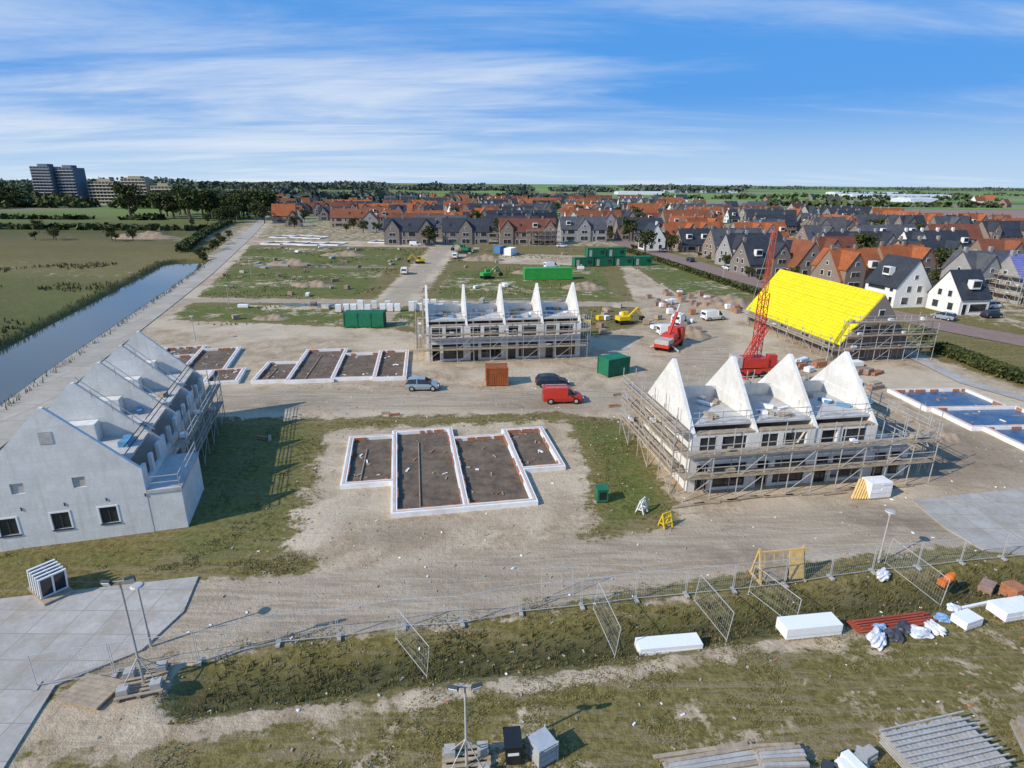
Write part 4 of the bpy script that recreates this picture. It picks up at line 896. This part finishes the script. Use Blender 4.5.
for l in range(5):
    for i in range(16): mb.rbox((-2.1+i*.28,R.uniform(-.1,.1),.1+l*.14),(.22,2.6,.06),R.uniform(-.02,.02),R.choice([0,0,1]))
for i in range(10): mb.beam((-2.4,-1.3+i*.28,.86),(2.4,-1.3+i*.28+R.uniform(-.1,.1),.86+R.uniform(0,.06)),.06,0)
mb.obj('scaffold_deck_stack',[steel,concg],(19.9,20.6,0),rad(12))
mb=MB()
for l in range(3):
    for i in range(6): mb.rbox((R.uniform(-.3,.3),-.6+i*.24,.08+l*.12),(4.6,.2,.08),R.uniform(-.03,.03),R.choice([0,1,1]))
o=mb.obj('plank_stack',[plank,concg],(9.2,20.1,0),rad(10)); inst(o,'plank_stack',(12.3,20.3,0),rad(5),(.45,.8,1.6)); inst(o,'plank_stack',(24.6,20.8,0),rad(70),(.6,1,2))
for i in range(9): stack('timber_stack',R.uniform(14,18),R.uniform(19.4,20.6),R.uniform(0,3),R.uniform(.6,1.2),.5,R.uniform(.2,.5),R.choice([foil,plank,dframe,concg]),split=1)
mb=MB(); mb.box(-1.2,1.2,-.9,.9,0,.1,0)
for i in range(7): mb.box(-1.2,1.2,-.88+i*.26,-.66+i*.26,.1,.13,0)
mb.obj('plywood_board',[plank],(-21.4,23.9,.1),rad(-12))
mb=MB(); mb.box(-.45,.45,-.45,.45,.1,1.15,0); mb.box(-.5,.5,-.5,.5,1.15,1.22,0); mb.box(-.3,.3,-.47,-.45,.3,1.0,1)
for sx in (-.4,.4): mb.box(sx-.05,sx+.05,-.4,.4,0,.1,1)
mb.obj('green_switch_box',[greenp,blackp],(7.5,44,0),.1)
def trestle(x,y,m,rot,w=1,h=1.2):
    mb=MB()
    for s in (-w/2,w/2): mb.beam((s,-.35,0),(s,0,h),.09,0); mb.beam((s,.35,0),(s,0,h),.09,0); mb.beam((s,-.25,.35),(s,.25,.35),.07,0)
    for z in (.4,.8,1.15): mb.beam((-w/2,-.35*(1-z/h),z),(w/2,-.35*(1-z/h),z),.1,0)
    mb.obj('trestle',[m],(x,y,0),rot)
trestle(11.9,40.1,yelp,.5,.8,1.1); trestle(10.5,42.2,frame,.9,.7,1.2)
stack('crate',30.9,45.2,rad(10),2.0,1.3,1.4,foil,split=2)
mb=MB()
for i in range(7): mb.beam((i*.22,-.5,.05),(i*.22+.9,.35,1.5),.16,0,.05)
mb.obj('timber_planks',[wood],(28.6,45.0,0),0)
for (x,y) in ((-25.5,56),(-24.6,55.7),(-14.3,63),(-13.2,62.5),(17,64),(19,65),(12,66),(13,70)): stack('timber_stack',x,y,R.uniform(0,3),R.uniform(.8,1.5),.3,.15,R.choice([plank,terra]),split=1)
def heap(x,y,sx,sy,h,m):
    bm=bmesh.new(); bmesh.ops.create_grid(bm,x_segments=40,y_segments=40,size=1)
    for v in bm.verts:
        r=math.hypot(v.co.x,v.co.y); a=max(0,1-r*r); n=.25*math.sin(v.co.x*6+v.co.y*3)+.15*math.cos(v.co.y*11-v.co.x*5)+.1*math.sin(v.co.x*19)
        v.co.z=h*a*(1+n)-.15; v.co.x*=sx;v.co.y*=sy
    me=bpy.data.meshes.new('soil_heap'); bm.to_mesh(me); bm.free(); me.materials.append(m); o=bpy.data.objects.new('soil_heap',me); sc.collection.objects.link(o); o.location=(x,y,0)
hp=mat('heap_soil',(.28,.21,.145),.95,.3,.6,bump=.5)
for q in ((-165,275,16,6,2.5),(30,101,5,3,1.4),(-70,190,8,4,1.5),(46,128,7,4,2),(18,150,6,4,1.3),(-50,150,6,3,1.2),(-60,215,9,3,1.4),(5,175,6,3,1.2),(-10,205,8,4,1.6),(-46,112,4,2,.8),(45,58,3,2,.7),(42,66,2.5,2,.6)): heap(*q,hp)
# ---------------------------------------------------------------- world
w=bpy.data.worlds.new('World'); sc.world=w; w.use_nodes=True; nt=w.node_tree; nt.nodes.clear()
out=nd(nt,'ShaderNodeOutputWorld'); bg=nd(nt,'ShaderNodeBackground'); nt.links.new(bg.outputs[0],out.inputs[0]); bg.inputs[1].default_value=.1
sky=nd(nt,'ShaderNodeTexSky'); sky.sky_type='NISHITA'; sky.sun_disc=False; sky.sun_elevation=SUN_EL; sky.sun_rotation=SUN_AZ; sky.air_density=1.0; sky.dust_density=.3; sky.ozone_density=3.0
tc=nd(nt,'ShaderNodeTexCoord'); sp=nd(nt,'ShaderNodeSeparateXYZ'); nt.links.new(tc.outputs['Generated'],sp.inputs[0])
z=mth(nt,'MAXIMUM',sp.outputs[2],0.0); zi=mth(nt,'ADD',z,.09)
cb=nd(nt,'ShaderNodeCombineXYZ'); nt.links.new(mth(nt,'DIVIDE',sp.outputs[0],zi),cb.inputs[0]); nt.links.new(mth(nt,'DIVIDE',sp.outputs[1],zi),cb.inputs[1])
mp=nd(nt,'ShaderNodeMapping'); mp.inputs['Rotation'].default_value=(0,0,rad(20)); mp.inputs['Scale'].default_value=(.24,.62,1); mp.inputs['Location'].default_value=(1.3,.4,0); nt.links.new(cb.outputs[0],mp.inputs[0])
c1=noise(nt,mp.outputs[0],1.0,7,.6,.5); c2=noise(nt,mp.outputs[0],.45,3,.5,.3); c3=noise(nt,mp.outputs[0],2.6,6,.65,.8)
cv=mth(nt,'ADD',mth(nt,'ADD',mth(nt,'MULTIPLY',c1,.5),mth(nt,'MULTIPLY',c2,.42)),mth(nt,'MULTIPLY',c3,.2))
left=mth(nt,'MULTIPLY',sp.outputs[0],-.09)
cm=mth(nt,'MULTIPLY',sstep(nt,mth(nt,'ADD',cv,left),.495,.74),.82)
haze=mth(nt,'MULTIPLY',sstep(nt,mth(nt,'SUBTRACT',1.0,z),.87,1.0),.75)
blue=mixc(nt,.88,sky.outputs[0],(.75,3.3,8.4))
c=mixc(nt,haze,blue,(5.9,7.6,9.0))
c=mixc(nt,cm,c,(7.9,8.6,9.5))
nt.links.new(c,bg.inputs[0])
